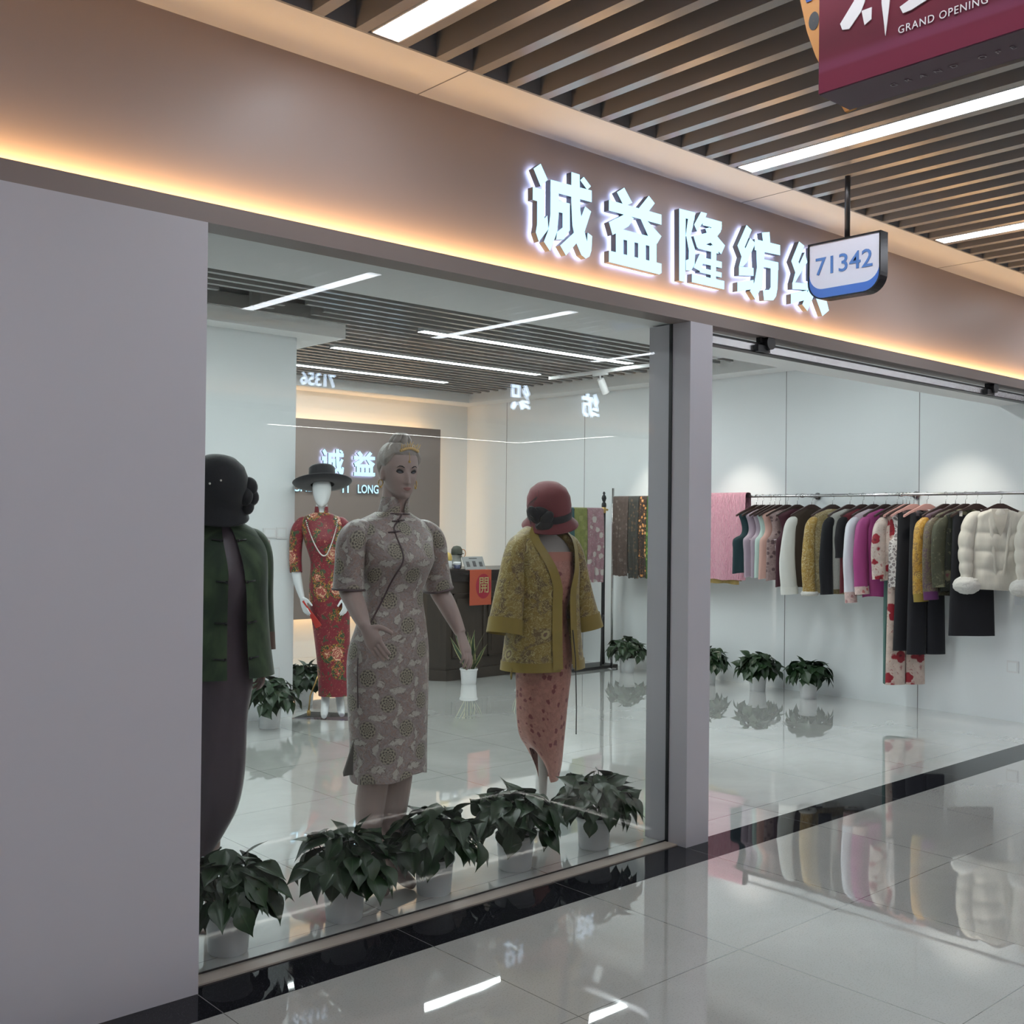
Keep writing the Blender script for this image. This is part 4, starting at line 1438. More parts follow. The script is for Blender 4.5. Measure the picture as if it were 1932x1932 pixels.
for s, dx, dy in ((-1, -.02, 0.0), (1, .03, .05)):
    x = .045 + s * .038
    limb(mb, [(.01 + s * .060, .01, .85), (.035 + s * .045, .0, .55), (x, dy, .40), (x + dx * .3, dy + .015, .24), (x + dx * .6, dy + .02, .155)], [.070, .052, .044, .040, .030], 14)
    limb(mb, [(x + dx * .6, dy + .035, .150), (x + dx * .7, dy - .0, .115), (x + dx, dy - .055, .045), (x + dx * 1.2, dy - .105, .022)], [.034, .033, .030, .020], 12)
link('body', fuse(mb, 0.0055, 2), M_gloss, MR)
RT = [(0.165, .120, .105, .060, .01), (0.40, .122, .106, .050, .01), (0.65, .138, .118, .035, .01), (0.90, .150, .122, .012, .01), (1.02, .135, .112, -.004, .0), (1.17, .108, .096, -.022, 0), (1.25, .118, .110, -.032, -.004),
      (1.335, .138, .130, -.040, -.015), (1.44, .158, .105, -.046, 0), (1.50, .160, .082, -.05, .005), (1.525, .13, .07, -.05, .008), (1.555, .056, .054, -.052, .008)]
mb = MB()
dress_loft(mb, RT, 0.165, 1.555, 60, 56)
for s, xs in ((-1, (-.17, -.205, -.232, -.242, -.236)), (1, (.07, .105, .135, .155, .165))):
    sleeve(mb, [(xs[0] * .92, .005, 1.500), (xs[1] * .96, .005, 1.480), (xs[2], .008, 1.40), (xs[3], .018, 1.25), (xs[4], .0, 1.10)], [(.02, .035), (.042, .048), (.052, .054), (.048, .050), (.047, .047)], seed=s)
rd = mb.build('dress', F_red, MR, smooth=True)
mb = MB()
dress_loft(mb, [(1.545, .056, .055, -.052, .006), (1.60, .050, .050, -.052, .002)], 1.545, 1.60, 5, 40, arc=lambda z: (0.2 + (z - 1.545) * 6, 2 * PI - 0.2 - (z - 1.545) * 6))
mb.build('collar', F_red, rd, smooth=True)
mb = MB()
pts = [surf(RT, 1.53 - 0.30 * (math.sin(PI * k / 40)) ** 0.8 , -0.75 + 1.5 * k / 40, 0.008) for k in range(41)]
for i in range(len(pts) - 1):
    mb.ball(pts[i], 0.0055, 6, 5)
    mb.ball((pts[i] + pts[i + 1]) / 2, 0.0055, 6, 5)
mb.build('pearl_necklace', M_pearl, MR, smooth=True)
mb = MB()
hat = Matrix.Translation((-.048, .004, 1.778)) @ Matrix.Rotation(-0.26, 4, 'X') @ Matrix.Rotation(-0.05, 4, 'Y')
mb.lathe([(.090, -.012), (.150, -.016), (.200, -.010), (.223, .006), (.226, .010), (.222, .014), (.198, -.002), (.150, -.006), (.098, .0), (.098, .004), (.101, .06), (.099, .118), (.087, .132), (.050, .130), (.002, .130)], 48, m=hat)
mb.build('wide_brim_hat', M_felt, MR, smooth=True)
mb = MB()
mb.lathe([(.1025, .002), (.1035, .003), (.104, .030), (.103, .032)], 40, m=hat)
mb.build('hat_band', M_ribbon, MR, smooth=True)
mb = MB()
mb.prism([(-.26, -.03), (.23, -.20), (.26, .13), (-.12, .26)], 0, 0.012, m=Matrix.Rotation(-PI / 2, 4, 'X') @ Matrix.Identity(4))
mb.build('base_plate', plain('violet tinted glass base', (0.12, 0.07, 0.13), 0.06, coat=0.8), MR)
mb = MB()
mb.tube([(-.13, .02, .012), (-.13, .02, .05)], 0.014, 10)
mb.tube([(-.13, .02, .05), (-.12, .02, .16), (-.03, .02, .40)], 0.006, 8)
mb.build('support_rod', M_gold, MR, smooth=True)
# red folded fan held in the hand
fan = thing('folded_fan', 'red folded fan in the hand of the crimson-dress mannequin', 'fan')
fan.matrix_world = MR.matrix_world
fan.location = (4.535, 7.15, 0)
fan.rotation_euler = (0, 0, -0.56)
mb = MB()
for k in range(5):
    a = 0.10 * (k - 2)
    m = Matrix.Translation((-.165, -.095, .865)) @ Matrix.Rotation(-0.55 + a * 0.5, 4, 'Y') @ Matrix.Rotation(a * 0.3, 4, 'Z')
    mb.box(-.006, .006, -.003 + k * .004, .001 + k * .004, -.20, .03, m)
mb.build('fan_blades', plain('red lacquer', (0.55, 0.045, 0.035), 0.35), fan)

# ================================================================== mustard jacket mannequin
MY = thing('mannequin', 'headless-look mannequin in a mustard brocade jacket, salmon skirt and red cloche hat', 'mannequin', (3.93, 4.12, 0.0), -0.12, group='mannequins in the shop window')
mb = MB()
hm = Matrix.Translation((.015, -.02, 1.475)) @ Matrix.Rotation(0.18, 4, 'X')
head_mesh(mb, hm, False, 28, 36, scale=0.95)
torso(mb, [(0.70, .13, .10, .0, .01), (0.85, .140, .11, 0, .01), (1.05, .105, .085, 0, 0), (1.20, .135, .118, 0, -.01), (1.33, .150, .095, 0, 0), (1.40, .12, .062, 0, .008), (1.44, .055, .052, 0, .008)])
limb(mb, [(0, .01, 1.40), (0, .0, 1.46), (.008, -.01, 1.54)], [.058, .050, .050], 18)
for s in (-1, 1):
    limb(mb, [(s * .15, .01, 1.38), (s * .185, .01, 1.25), (s * .20, .0, 1.10), (s * .20, -.03, .98)], [.042, .040, .036, .030], 12)
limb(mb, [(.0, .0, .75), (.0, .0, .30), (.0, .0, .03)], [.06, .03, .018], 12)
mb.lathe([(.001, 0.0), (.13, 0.0), (.13, .012), (.02, .02), (.001, .03)], 24)
link('body', fuse(mb, 0.006, 2), M_linen, MY)
YT = [(0.165, .075, .070, .005, .0), (0.24, .108, .088, -.012, .0), (0.35, .125, .098, -.018, .0), (0.55, .140, .108, -.012, .0), (0.80, .152, .118, .0, .0), (1.03, .118, .10, 0, 0), (1.20, .146, .130, 0, -.01), (1.30, .155, .115, 0, 0), (1.345, .150, .10, 0, 0)]
mb = MB()
dress_loft(mb, YT, 0.165, 1.345, 60, 72, zmap=lambda t, z: z + 0.17 * max(0, math.sin(-t - 0.15)) ** 0.6 * max(0, min(1, (0.9 - z) / 0.735)) ** 1.5, fn=lambda t, z: 1 + 0.03 * math.sin(t * 6 + z * 4) * max(0, 0.9 - z))
sk = mb.build('slip_dress', F_pink, MY, smooth=True)
mb = MB()
dress_loft(mb, [(1.30, .158, .119, 0, 0), (1.348, .153, .104, 0, 0)], 1.30, 1.348, 2, 48)
mb.build('bodice_band', fabric('salmon band', (0.40, 0.165, 0.125)), sk, smooth=True)
JT = [(0.755, .232, .165, .0, .01), (0.90, .215, .155, .0, .01), (1.10, .195, .145, .0, .005), (1.25, .188, .145, .0, -.004), (1.35, .188, .120, 0, .004), (1.405, .182, .095, 0, .012), (1.445, .150, .080, 0, .02), (1.48, .100, .070, 0, .02), (1.520, .068, .064, 0, .018)]
def ygap(z):
    u = max(0, min(1, (z - 1.15) / 0.36))
    g0 = 0.20 + 0.75 * u ** 1.3
    return (g0 + 0.10, 2 * PI - g0 + 0.16)
mb = MB()
dress_loft(mb, JT, 0.755, 1.515, 44, 64, arc=ygap, fn=lambda t, z: 1 + 0.020 * math.sin(t * 6) * max(0, 1.2 - z))
SL = []
for s in (-1, 1):
    SL.append(sleeve(mb, [(s * .10, .016, 1.425), (s * .140, .014, 1.405), (s * .178, .010, 1.345), (s * .215, .005, 1.18), (s * .250, -.01, 1.0)], [(.02, .04), (.042, .056), (.058, .068), (.070, .078), (.084, .086)], seed=s, fold=0.05))
jk = mb.build('jacket', F_mustard, MY, smooth=True)
for P, D in SL:
    mb = MB()
    e = Vector(P[-1]) - Vector(P[-4])
    e.normalize()
    mb.loft(path_rings([tuple(Vector(P[-1]) - e * 0.01), tuple(Vector(P[-1]) + e * 0.03), tuple(Vector(P[-1]) + e * 0.068)], [(.0905, .0905), (.0925, .0925), (.095, .095)], 24), flip=True)
    mb.build('cuff', F_mustard_plain, jk, smooth=True)
mb = MB()
for sgn in (0, 1):
    inner, outer = [], []
    for i in range(31):
        z = 0.755 + (1.512 - 0.755) * i / 30
        t0, t1 = ygap(z)
        t = t0 if sgn == 0 else t1
        a, b, cx, cy = interp(JT, z)
        dt = 0.036 / max(0.07, (a + b) / 2)
        inner.append(surf(JT, z, t - (0.010 if sgn == 0 else -0.010) / max(0.07, a), 0.005))
        outer.append(surf(JT, z, t + (dt if sgn == 0 else -dt), 0.006))
    mb.loft([inner, outer] if sgn == 0 else [outer, inner], closed=False)
mb.build('front_band', F_mustard_plain, jk, smooth=True)
mb = MB()
dress_loft(mb, [(0.742, .2375, .1695, 0, .01), (0.79, .2335, .166, 0, .01)], 0.742, 0.79, 2, 64, arc=lambda z: ygap(0.755), fn=lambda t, z: 1 + 0.020 * math.sin(t * 6) * 0.45)
mb.build('hem_band', F_mustard_plain, jk, smooth=True)
mb = MB()
mb.tube([surf(JT, 0.95, 0.28, 0.012), surf(JT, 0.80, 0.30, 0.016), surf(JT, 0.76, 0.30, 0.02) - Vector((0, 0, .20)), surf(JT, 0.76, 0.30, 0.02) - Vector((0, 0, .34))], 0.0028, 6)
mb.build('hanging_cord', M_black, jk, smooth=True)
mb = MB()
a_ = surf(JT, 0.76, -1.35, 0.004)
mb.tube([a_, a_ - Vector((0, 0, .03)), a_ - Vector((0, 0, .055))], [.003, .006, .004], 6)
mb.build('tassel', F_mustard_plain, jk, smooth=True)
# red cloche hat
hat = Matrix.Translation((-.002, -.03, 1.588)) @ Matrix.Rotation(-0.26, 4, 'Y') @ Matrix.Rotation(0.24, 4, 'X')
mb = MB()
prof = [(.098, -.078), (.138, -.108), (.142, -.108), (.140, -.102), (.106, -.066), (.108, -.04), (.111, 0.0), (.107, .045), (.090, .085), (.058, .112), (.020, .122), (.001, .123)]
mb.lathe(prof, 44, m=hat @ Matrix.Diagonal((1, 1.12, 1, 1)))
mb.build('cloche_hat', M_redfelt, MY, smooth=True)
mb = MB()
mb.lathe([(.1085, -.066), (.1115, -.064), (.1135, -.03), (.112, -.026)], 44, m=hat @ Matrix.Diagonal((1, 1.12, 1, 1)))
for i, (px, pz, rx) in enumerate(((-.075, -.035, .5), (-.045, -.065, -.3), (-.095, -.01, 1.2), (-.06, .0, .2), (-.03, -.03, -.9))):
    mm = hat @ Matrix.Rotation(-0.95, 4, 'Z') @ Matrix.Translation((px + .05, -.118 - .006 * (i % 3), pz)) @ Matrix.Rotation(rx, 4, 'Y')
    mb.ball((0, 0, 0), 1, 14, 8, .050, .013, .030, mat=mm)
mb.build('hat_ribbon_bow', M_ribbon, MY, smooth=True)
mb = MB()
c = hat @ Vector((-.115, -.06, .02))
for i in range(9):
    a = 0.5 + i * 0.33
    mb.tube([c + Vector((-.055 * math.sin(PI * q / 8) - .01, .03 * math.cos(a) * q / 8, .085 * math.cos(PI * q / 8 + 0.1 * i) * (0.6 + 0.06 * i))) for q in range(9)], 0.0007, 4)
for i in range(7):
    f = i / 6
    mb.tube([c + Vector((-.05 * math.sin(PI * f), .03 * math.cos(0.5 + k * 0.33) * f, .09 * math.cos(PI * f) * (0.6 + 0.06 * k))) for k in range(9)], 0.0007, 4)
mb.build('hat_veil', M_black, MY)

# ================================================================== green velvet jacket mannequin
MK = thing('mannequin', 'mannequin in dark green velvet jacket and black cloche, half behind the left pier', 'mannequin', (1.925, 3.78, 0.0), -0.22, group='mannequins in the shop window')
mb = MB()
hm = Matrix.Translation((-.008, -.010, 1.497)) @ Matrix.Rotation(0.16, 4, 'X')
head_mesh(mb, hm, False, 28, 36, scale=0.90)
torso(mb, [(0.70, .10, .09, .0, .01), (0.90, .130, .11, 0, .01), (1.10, .105, .085, 0, 0), (1.26, .135, .118, 0, -.01), (1.38, .150, .095, 0, 0), (1.45, .12, .062, 0, .008), (1.49, .055, .052, 0, .008)])
limb(mb, [(0, .01, 1.45), (0, .0, 1.52), (.0, -.01, 1.58)], [.056, .048, .048], 18)
for s in (-1, 1):
    limb(mb, [(s * .15, .01, 1.42), (s * .158, .014, 1.28), (s * .160, .018, 1.16), (s * .162, .010, 1.06), (s * .163, .0, .99)], [.044, .042, .038, .032, .024], 12)
    hand(mb, (s * .163, .0, .99), (0, -0.1, -1), (s * 1.0, 0.1, 0), 1 if s > 0 else -1, 0.9)
limb(mb, [(.0, .0, .8), (-.01, .0, .40), (-.02, .0, .03)], [.07, .035, .02], 12)
mb.lathe([(.001, 0.0), (.13, 0.0), (.13, .012), (.02, .02), (.001, .03)], 24)
link('body', fuse(mb, 0.0055, 2), M_skin, MK)
KT = [(0.15, .020, .02, -.08, .0), (0.24, .036, .034, -.065, .0), (0.32, .062, .055, -.038, .0), (0.42, .088, .080, -.012, .0), (0.55, .100, .092, .0, .0), (0.75, .106, .098, .002, 0), (0.92, .128, .110, 0, 0), (1.12, .110, .095, 0, 0), (1.27, .142, .128, 0, -.01), (1.38, .152, .10, 0, 0), (1.46, .12, .07, 0, .008), (1.50, .058, .056, 0, .006)]
mb = MB()
dress_loft(mb, KT, 0.15, 1.50, 50, 44, fn=lambda t, z: 1 + 0.02 * math.sin(t * 7 + z * 9) * max(0, 0.9 - z))
mb.build('dress', F_purple, MK, smooth=True)
GT = [(0.915, .208, .150, .0, .0), (1.05, .190, .140, .0, .0), (1.20, .178, .138, .0, -.004), (1.32, .176, .138, .0, -.006), (1.40, .172, .108, 0, .004), (1.455, .140, .085, 0, .012), (1.485, .09, .070, 0, .012), (1.51, .066, .062, 0, .01)]
ggap = lambda z: (0.34 - 0.20 * max(0, min(1, (z - 1.22) / 0.28)), 2 * PI - 0.02 - 0.06 * max(0, (z - 1.3) / 0.2))
mb = MB()
dress_loft(mb, GT, 0.915, 1.51, 40, 60, arc=ggap, fn=lambda t, z: 1 + 0.02 * math.sin(t * 5) * max(0, 1.3 - z))
for s in (-1, 1):
    sleeve(mb, [(s * .095, .010, 1.440), (s * .128, .012, 1.415), (s * .152, .016, 1.35), (s * .160, .022, 1.20), (s * .162, .010, 1.06)], [(.03, .05), (.050, .060), (.055, .062), (.052, .060), (.052, .056)], seed=s, fold=0.04)
gj = mb.build('jacket', F_green, MK, smooth=True)
F_cuff = fabric('brown fur cuff', (0.11, 0.062, 0.045))
for s in (-1, 1):
    e = [(s * .162, .012, 1.068), (s * .163, .008, 1.03), (s * .164, .004, 1.0)]
    mb = MB()
    mb.loft(path_rings(e, [(.0535, .0575)] * 3, 20), flip=True)
    mb.build('cuff', F_cuff, gj, smooth=True)
for z in (1.42, 1.27, 1.12, 0.99):
    for s in (-1, 1):
        mb = MB()
        t = ggap(z)[0] + 0.03 if s > 0 else ggap(z)[1] - 2 * PI - 0.03
        p0, p1 = surf(GT, z, t, 0.005), surf(GT, z + 0.004, t + s * 0.20, 0.004)
        mb.tube([p0, (p0 + p1) / 2 + Vector((0, -.002, 0)), p1], 0.0032, 6)
        mb.ball(p0, 0.006, 8, 6)
        mb.build('frog_button', M_black, gj, smooth=True)
mb = MB()
hat = Matrix.Translation((-.018, -.030, 1.622)) @ Matrix.Rotation(0.34, 4, 'X') @ Matrix.Diagonal((.96, .96, .93, 1))
mb.lathe([(.094, -.085), (.124, -.120), (.130, -.122), (.128, -.114), (.106, -.075), (.110, -.03), (.113, 0.01), (.108, .05), (.092, .085), (.060, .112), (.020, .124), (.001, .125)], 44, m=hat @ Matrix.Diagonal((1, 1.1, 1, 1)))
mb.build('cloche_hat', M_felt, MK, smooth=True)
mb = MB()
for i, (dx, dz, sc) in enumerate(((0, .02, 1), (.012, -.02, .85), (-.004, -.055, .8), (-.02, -.01, .9))):
    mm = hat @ Matrix.Translation((.112 + dx, -.03 - .01 * i, dz - .012)) @ Matrix.Rotation(0.5 * i, 4, 'X')
    mb.ball((0, 0, 0), 1, 16, 10, .034 * sc, .043 * sc, .040 * sc, mat=mm)
mb.build('hat_flower', M_felt, MK, smooth=True)
for x, z in ((-.02, .058), (-.058, .042), (.10, -.045)):
    mb = MB()
    y = -math.sqrt(max(0, 1 - (x / .113) ** 2)) * .124 * math.sqrt(max(.1, 1 - (max(z, 0) / .125) ** 2))
    mb.ball(hat @ Vector((x, y - .002, z)), 0.0045, 8, 6)
    mb.build('hat_pearl', M_pearl, MK, smooth=True)
# ------------------------------------------------------------------ potted plants
def leaf_mat():
    t = NT('dark glossy leaf')
    v = t.uv()
    s = t.sep(v)
    mid = t.math('ABSOLUTE', s[0])
    n = t.noise(t.obj(), 9, 2)
    c = t.mix(n, (0.010, 0.024, 0.012), (0.028, 0.060, 0.022))
    c = t.mix(t.step(mid, 0.10, 0.02), c, (0.035, 0.075, 0.032))
    return t.done(c, 0.33, 0, 0.45)
M_leaf = leaf_mat()
M_stem = plain('green stem', (0.045, 0.085, 0.03), 0.5)
M_pot = plain('white plastic pot', (0.74, 0.75, 0.77), 0.32)
M_soil = plain('dark soil', (0.03, 0.022, 0.016), 0.9)

def add_leaf(mb, base, d, n, L, W, droop, cup):
    d = d.normalized()
    n = (n - d * n.dot(d)).normalized()
    s = d.cross(n)
    prof = [0.0, 0.62, 0.95, 1.0, 0.86, 0.62, 0.34, 0.12, 0.0]
    m = len(prof) - 1
    rows = []
    p = Vector(base)
    dd, nn = d.copy(), n.copy()
    step = L / m
    for i, wv in enumerate(prof):
        back = -0.10 * L if i == 0 else 0
        row = []
        for j in (-1, -0.5, 0, 0.5, 1):
            w_ = wv * W * 0.5 * j
            heart = -abs(j) * 0.13 * L * max(0, 1 - i / 1.6)
            row.append(p + s * w_ + nn * (cup * abs(w_)) + dd * heart)
        rows.append(row)
        r = Matrix.Rotation(-droop / m, 3, s)
        dd = (r @ dd).normalized()
        nn = (r @ nn).normalized()
        p = p + dd * step
    k = len(mb.v)
    mb.loft(rows, closed=False)
    # uv.x = across in -1..1
    for q in range(-((len(rows) - 1) * 4), 0):
        f = mb.f[q]
        mb.uv[q] = [((((vi - k) % 5) - 2) / 2.0, (vi - k) // 5 / m) for vi in f]

def plant_meshes(seed, nleaf=78, H=0.145):
    r = random.Random(seed)
    lv, st = MB(), MB()
    for i in range(nleaf):
        f = (i + 0.5) / nleaf
        th = math.acos(1 - f * 1.12)
        ph = i * 2.39996 + r.uniform(-.35, .35)
        R = r.uniform(.115, .195) * (1.0 if th > 0.5 else 0.80)
        out = Vector((math.cos(ph), math.sin(ph), 0))
        pos = Vector((0, 0, H + .035)) + out * (R * math.sin(th)) + Vector((0, 0, min(R, .15) * 0.95 * math.cos(th) + r.uniform(-.02, .025)))
        nrm = out * (math.sin(th) * 0.8) + Vector((0, 0, 0.45 + math.cos(th))) + Vector((r.uniform(-.35, .35), r.uniform(-.35, .35), r.uniform(-.2, .2)))
        d = out * 0.8 + Vector((0, 0, -0.15 - 0.60 * f + (1.0 if r.random() < 0.22 and f < .7 else 0))) + Vector((r.uniform(-.45, .45), r.uniform(-.45, .45), r.uniform(-.25, .25)))
        L = r.uniform(.085, .125)
        add_leaf(lv, pos - d.normalized() * L * 0.25, d, nrm, L, L * r.uniform(.66, .82), r.uniform(.25, .8), r.uniform(.15, .5))
        if i % 2 == 0:
            a = Vector((math.cos(ph) * .03, math.sin(ph) * .03, H - .01))
            b = pos - d.normalized() * L * 0.25
            st.tube([a, (a + b) / 2 + Vector((0, 0, .025)), b], [.003, .0025, .002], 5, cap=False)
    return lv.mesh('foliage', True), st.mesh('stems', True)

potm = MB()
potm.lathe([(.001, .004), (.062, .004), (.066, 0.0), (.0685, .004), (.078, .125), (.083, .127), (.0845, .131), (.0845, .143), (.082, .145), (.077, .143), (.074, .128), (.072, .120)], 40)
pot_me = potm.mesh('pot', True)
pot_me.set_sharp_from_angle(angle=math.radians(50))
soil = MB()
soil.lathe([(.0005, .124), (.0735, .120)], 24)
soil_me = soil.mesh('soil', True)
variants = [plant_meshes(s, n) for s, n in ((3, 104), (11, 96), (23, 110), (31, 100))]
for me in (pot_me,):
    me.materials.append(M_pot)
soil_me.materials.append(M_soil)
for a, b in variants:
    a.materials.append(M_leaf)
    b.materials.append(M_stem)
def pothos(x, y, rz, var, label, sc=1.0):
    t = thing('potted_pothos', label, 'potted plant', (x, y, 0), rz, 'leafy green plants in white pots')
    t.scale = (sc, sc, sc)
    for nm, me in (('pot', pot_me), ('soil', soil_me), ('foliage', variants[var][0]), ('stems', variants[var][1])):
        link(nm, me, None, t)
    return t
pothos(1.83, 3.495, 0.3, 0, 'green plant in a white pot at the window, nearest the left pier')
pothos(2.31, 3.50, 1.9, 1, 'green plant in a white pot at the feet of the mauve dress mannequin, left one')
pothos(2.745, 3.51, 4.0, 2, 'green plant in a white pot at the feet of the mauve dress mannequin, right one')
pothos(3.205, 3.53, 5.2, 3, 'green plant in a white pot before the salmon skirt in the window', 1.04)
pothos(3.69, 3.525, 2.7, 0, 'green plant in a white pot at the window, nearest the pillar')
pothos(3.99, 7.04, 0.9, 2, 'green plant in a white pot against the left wall block', 1.05)
pothos(4.70, 7.74, 2.0, 1, 'green plant in a white pot behind the crimson dress mannequin')
pothos(8.27, 8.62, 1.0, 3, 'green plant in a white pot behind the legs of the fabric stand')
pothos(8.27, 7.46, 3.3, 0, 'green plant in a white pot under the hanging brown fabrics')
pothos(8.28, 6.45, 4.4, 1, 'green plant in a white pot by the right wall, beside the pillar')
pothos(8.27, 5.88, 0.2, 2, 'green plant in a white pot by the right wall, middle of three')
pothos(8.28, 5.36, 5.6, 3, 'green plant in a white pot by the right wall, nearest the entrance')

# snake plants
def snake_leaf_mat():
    t = NT('snake plant leaf')
    s = t.sep(t.uv())
    c = t.mix(t.step(t.math('ABSOLUTE', s[0]), 0.62, 0.74), t.mix(t.noise(t.mapping(t.obj(), scale=(1, 1, 5)), 12, 2), (0.016, 0.036, 0.018), (0.04, 0.075, 0.035)), (0.42, 0.40, 0.19))
    return t.done(c, 0.35)
M_snake = snake_leaf_mat()
def snake_plant(x, y, label, seed):
    r = random.Random(seed)
    t = thing('snake_plant', label, 'potted plant', (x, y, 0), r.uniform(0, 6), 'snake plants in white pots')
    link('pot', pot_me, None, t)
    link('soil', soil_me, None, t)
    mb = MB()
    for i in range(13):
        a = i * 2.4
        lean = r.uniform(.10, .60) if i > 2 else .08
        L = r.uniform(.26, .42)
        base = Vector((math.cos(a) * .035, math.sin(a) * .035, .115))
        out = Vector((math.cos(a), math.sin(a), 0))
        s = Vector((-math.sin(a + .6), math.cos(a + .6), 0))
        rows = []
        for k in range(9):
            f = k / 8
            w_ = (.013 + .012 * math.sin(PI * min(1, f * 1.1))) * (1 - f ** 5)
            c = base + out * (lean * L * f ** 1.5 + .012 * math.sin(f * 5 + i)) + Vector((0, 0, L * f * (1 - .12 * lean)))
            rows.append([c - s * w_, c - out * (.004 * (1 - f)), c + s * w_])
        k0 = len(mb.f)
        mb.loft(rows, closed=False)
        for q in range(k0, len(mb.f)):
            j = (q - k0) % 2
            mb.uv[q] = [(-1, 0), (0, 0), (0, 1), (-1, 1)] if j == 0 else [(0, 0), (1, 0), (1, 1), (0, 1)]
    mb.build('leaves', M_snake, t, smooth=True)
snake_plant(6.48, 7.80, 'spiky snake plant in a white pot in front of the dark counter', 5)
snake_plant(7.22, 7.86, 'spiky snake plant in a white pot hidden behind the mustard jacket', 8)

# ------------------------------------------------------------------ dark wooden counter
def wood_dark():
    t = NT('dark stained wood')
    p = t.mapping(t.obj(), scale=(8, 8, 0.8))
    n = t.noise(p, 3, 5, 0.6, 0.8)
    c = t.mix(n, (0.022, 0.016, 0.012), (0.060, 0.044, 0.033))
    return t.done(c, 0.38)
M_dark = wood_dark()
CT_ = thing('shop_counter', 'dark stained wooden sales counter with panelled front before the brown logo panel', 'counter', (7.15, 8.4, 0))
mb = MB()
def poly_extrude(mb, poly, z0, z1):
    n = len(poly)
    mb.loft([[Vector((x, y, z0)) for x, y in poly], [Vector((x, y, z1)) for x, y in poly]], cap0=True, cap1=True)
poly_extrude(mb, [(-.83, -.17), (-.83, .30), (.66, .30), (.66, -.335), (-.73, -.335)], 0.0, 0.96)
mb.build('cabinet', M_dark, CT_)
mb = MB()
poly_extrude(mb, [(-.85, -.18), (-.85, .32), (.68, .32), (.68, -.355), (-.74, -.355)], 0.0, 0.10)
mb.build('plinth', M_dark, CT_)
mb = MB()
poly_extrude(mb, [(-.855, -.185), (-.855, .33), (.69, .33), (.69, -.362), (-.745, -.362)], 0.93, 0.99)
poly_extrude(mb, [(-.875, -.195), (-.875, .35), (.71, .35), (.71, -.382), (-.755, -.382)], 0.99, 1.035)
mb.build('countertop', plain('black lacquer top', (0.022, 0.018, 0.017), 0.25), CT_)
for i in range(3):
    x0 = -.66 + i * .44
    mb = MB()
    for b in ((x0, x0 + .39, .80, .815), (x0, x0 + .39, .20, .215), (x0, x0 + .015, .20, .815), (x0 + .375, x0 + .39, .20, .815)):
        mb.box(b[0], b[1], -.349, -.335, b[2], b[3])
    mb.box(x0 + .05, x0 + .34, -.343, -.335, .25, .765)
    mb.build('front_panel', M_dark, CT_)

CTZ = 1.035
def at(x, y, z=CTZ):
    return (x, y, z)
f1 = thing('figurine', 'small round figurine with a yellow cap on the counter', 'figurine', at(6.475, 8.13))
mb = MB(); mb.lathe([(.001, .0), (.040, .0), (.046, .02), (.047, .06), (.040, .085), (.001, .088)], 20); mb.build('body', M_pot, f1, smooth=True)
mb = MB(); mb.lathe([(.044, .082), (.046, .088), (.045, .12), (.034, .148), (.012, .158), (.001, .159)], 20); mb.build('yellow_cap', plain('yellow enamel', (0.60, 0.42, 0.12), 0.3), f1, smooth=True)
for s in (-1, 1):
    mb = MB(); mb.ball((s * .046, .0, .045), .03, 10, 8, .35, .7, 1.0); mb.build('wing', plain('navy enamel', (0.02, 0.025, 0.06), 0.4), f1, smooth=True)
mb = MB(); mb.box(6.42, 6.64, 8.06, 8.20, CTZ, CTZ + .010); tag(mb.build('tray', M_dark), 'flat dark tray on the left end of the counter', 'tray')
f1.location.z += .010
f2 = thing('figurine', 'grey figurine with dark green cap and an orange loop, behind the card stand', 'figurine', at(6.76, 8.34))
mb = MB(); mb.lathe([(.001, 0), (.045, 0), (.052, .05), (.042, .10), (.048, .12), (.050, .15), (.03, .18), (.001, .183)], 20); mb.build('body', plain('grey plush', (0.36, 0.36, 0.33), 0.8), f2, smooth=True)
mb = MB(); mb.lathe([(.052, .135), (.056, .15), (.054, .19), (.036, .218), (.001, .226)], 20); mb.box(-.03, .03, -.075, -.04, .145, .152); mb.build('cap', plain('dark green felt', (0.06, 0.065, 0.05), 0.7), f2, smooth=True)
mb = MB(); mb.tube([(.05 + .03 * (1 - math.cos(a)) , 0, .15 + .038 * math.sin(a)) for a in [2 * PI * i / 18 for i in range(19)]], .004, 6); mb.build('loop', plain('orange cord', (0.5, 0.20, 0.06), 0.5), f2, smooth=True)
cup = thing('cup', 'white patterned cup beside the yellow-capped figurine', 'cup', at(6.585, 8.12, CTZ + .010))
mb = MB(); mb.lathe([(.001, .004), (.026, .004), (.028, .0), (.034, .05), (.036, .068), (.034, .068), (.031, .05), (.024, .008), (.001, .006)], 22); mb.tube([(-.034, 0, .055), (-.055, 0, .05), (-.055, 0, .022), (-.031, 0, .015)], .0045, 6)
mb.build('cup_body', M_pot, cup, smooth=True)
mb = MB(); mb.lathe([(.0287, .003), (.0335, .04), (.0345, .04), (.0295, .003)], 22); mb.build('blue_base', plain('blue glaze', (0.06, 0.07, 0.14), 0.3), cup, smooth=True)
cs = thing('card_stand', 'slanted grey card stand with black print on the counter', 'card stand', at(6.82, 8.12))
sm = Matrix.Rotation(-0.45, 4, 'X')
mb = MB(); mb.box(-.13, .13, -.003, .003, 0, .135, sm); mb.box(-.13, .13, 0, .07, 0, .004); mb.build('card', plain('grey card', (0.33, 0.34, 0.34), 0.4), cs)
mb = MB()
for b in ((-.05, .05, .112, .119), (-.10, -.06, .03, .085), (-.02, .02, .03, .09), (.06, .10, .03, .08)):
    for q in range(6):
        z0 = b[2] + (b[3] - b[2]) * q / 6
        mb.box(b[0], b[1], -.0042, -.003, z0, z0 + (b[3] - b[2]) / 10, sm)
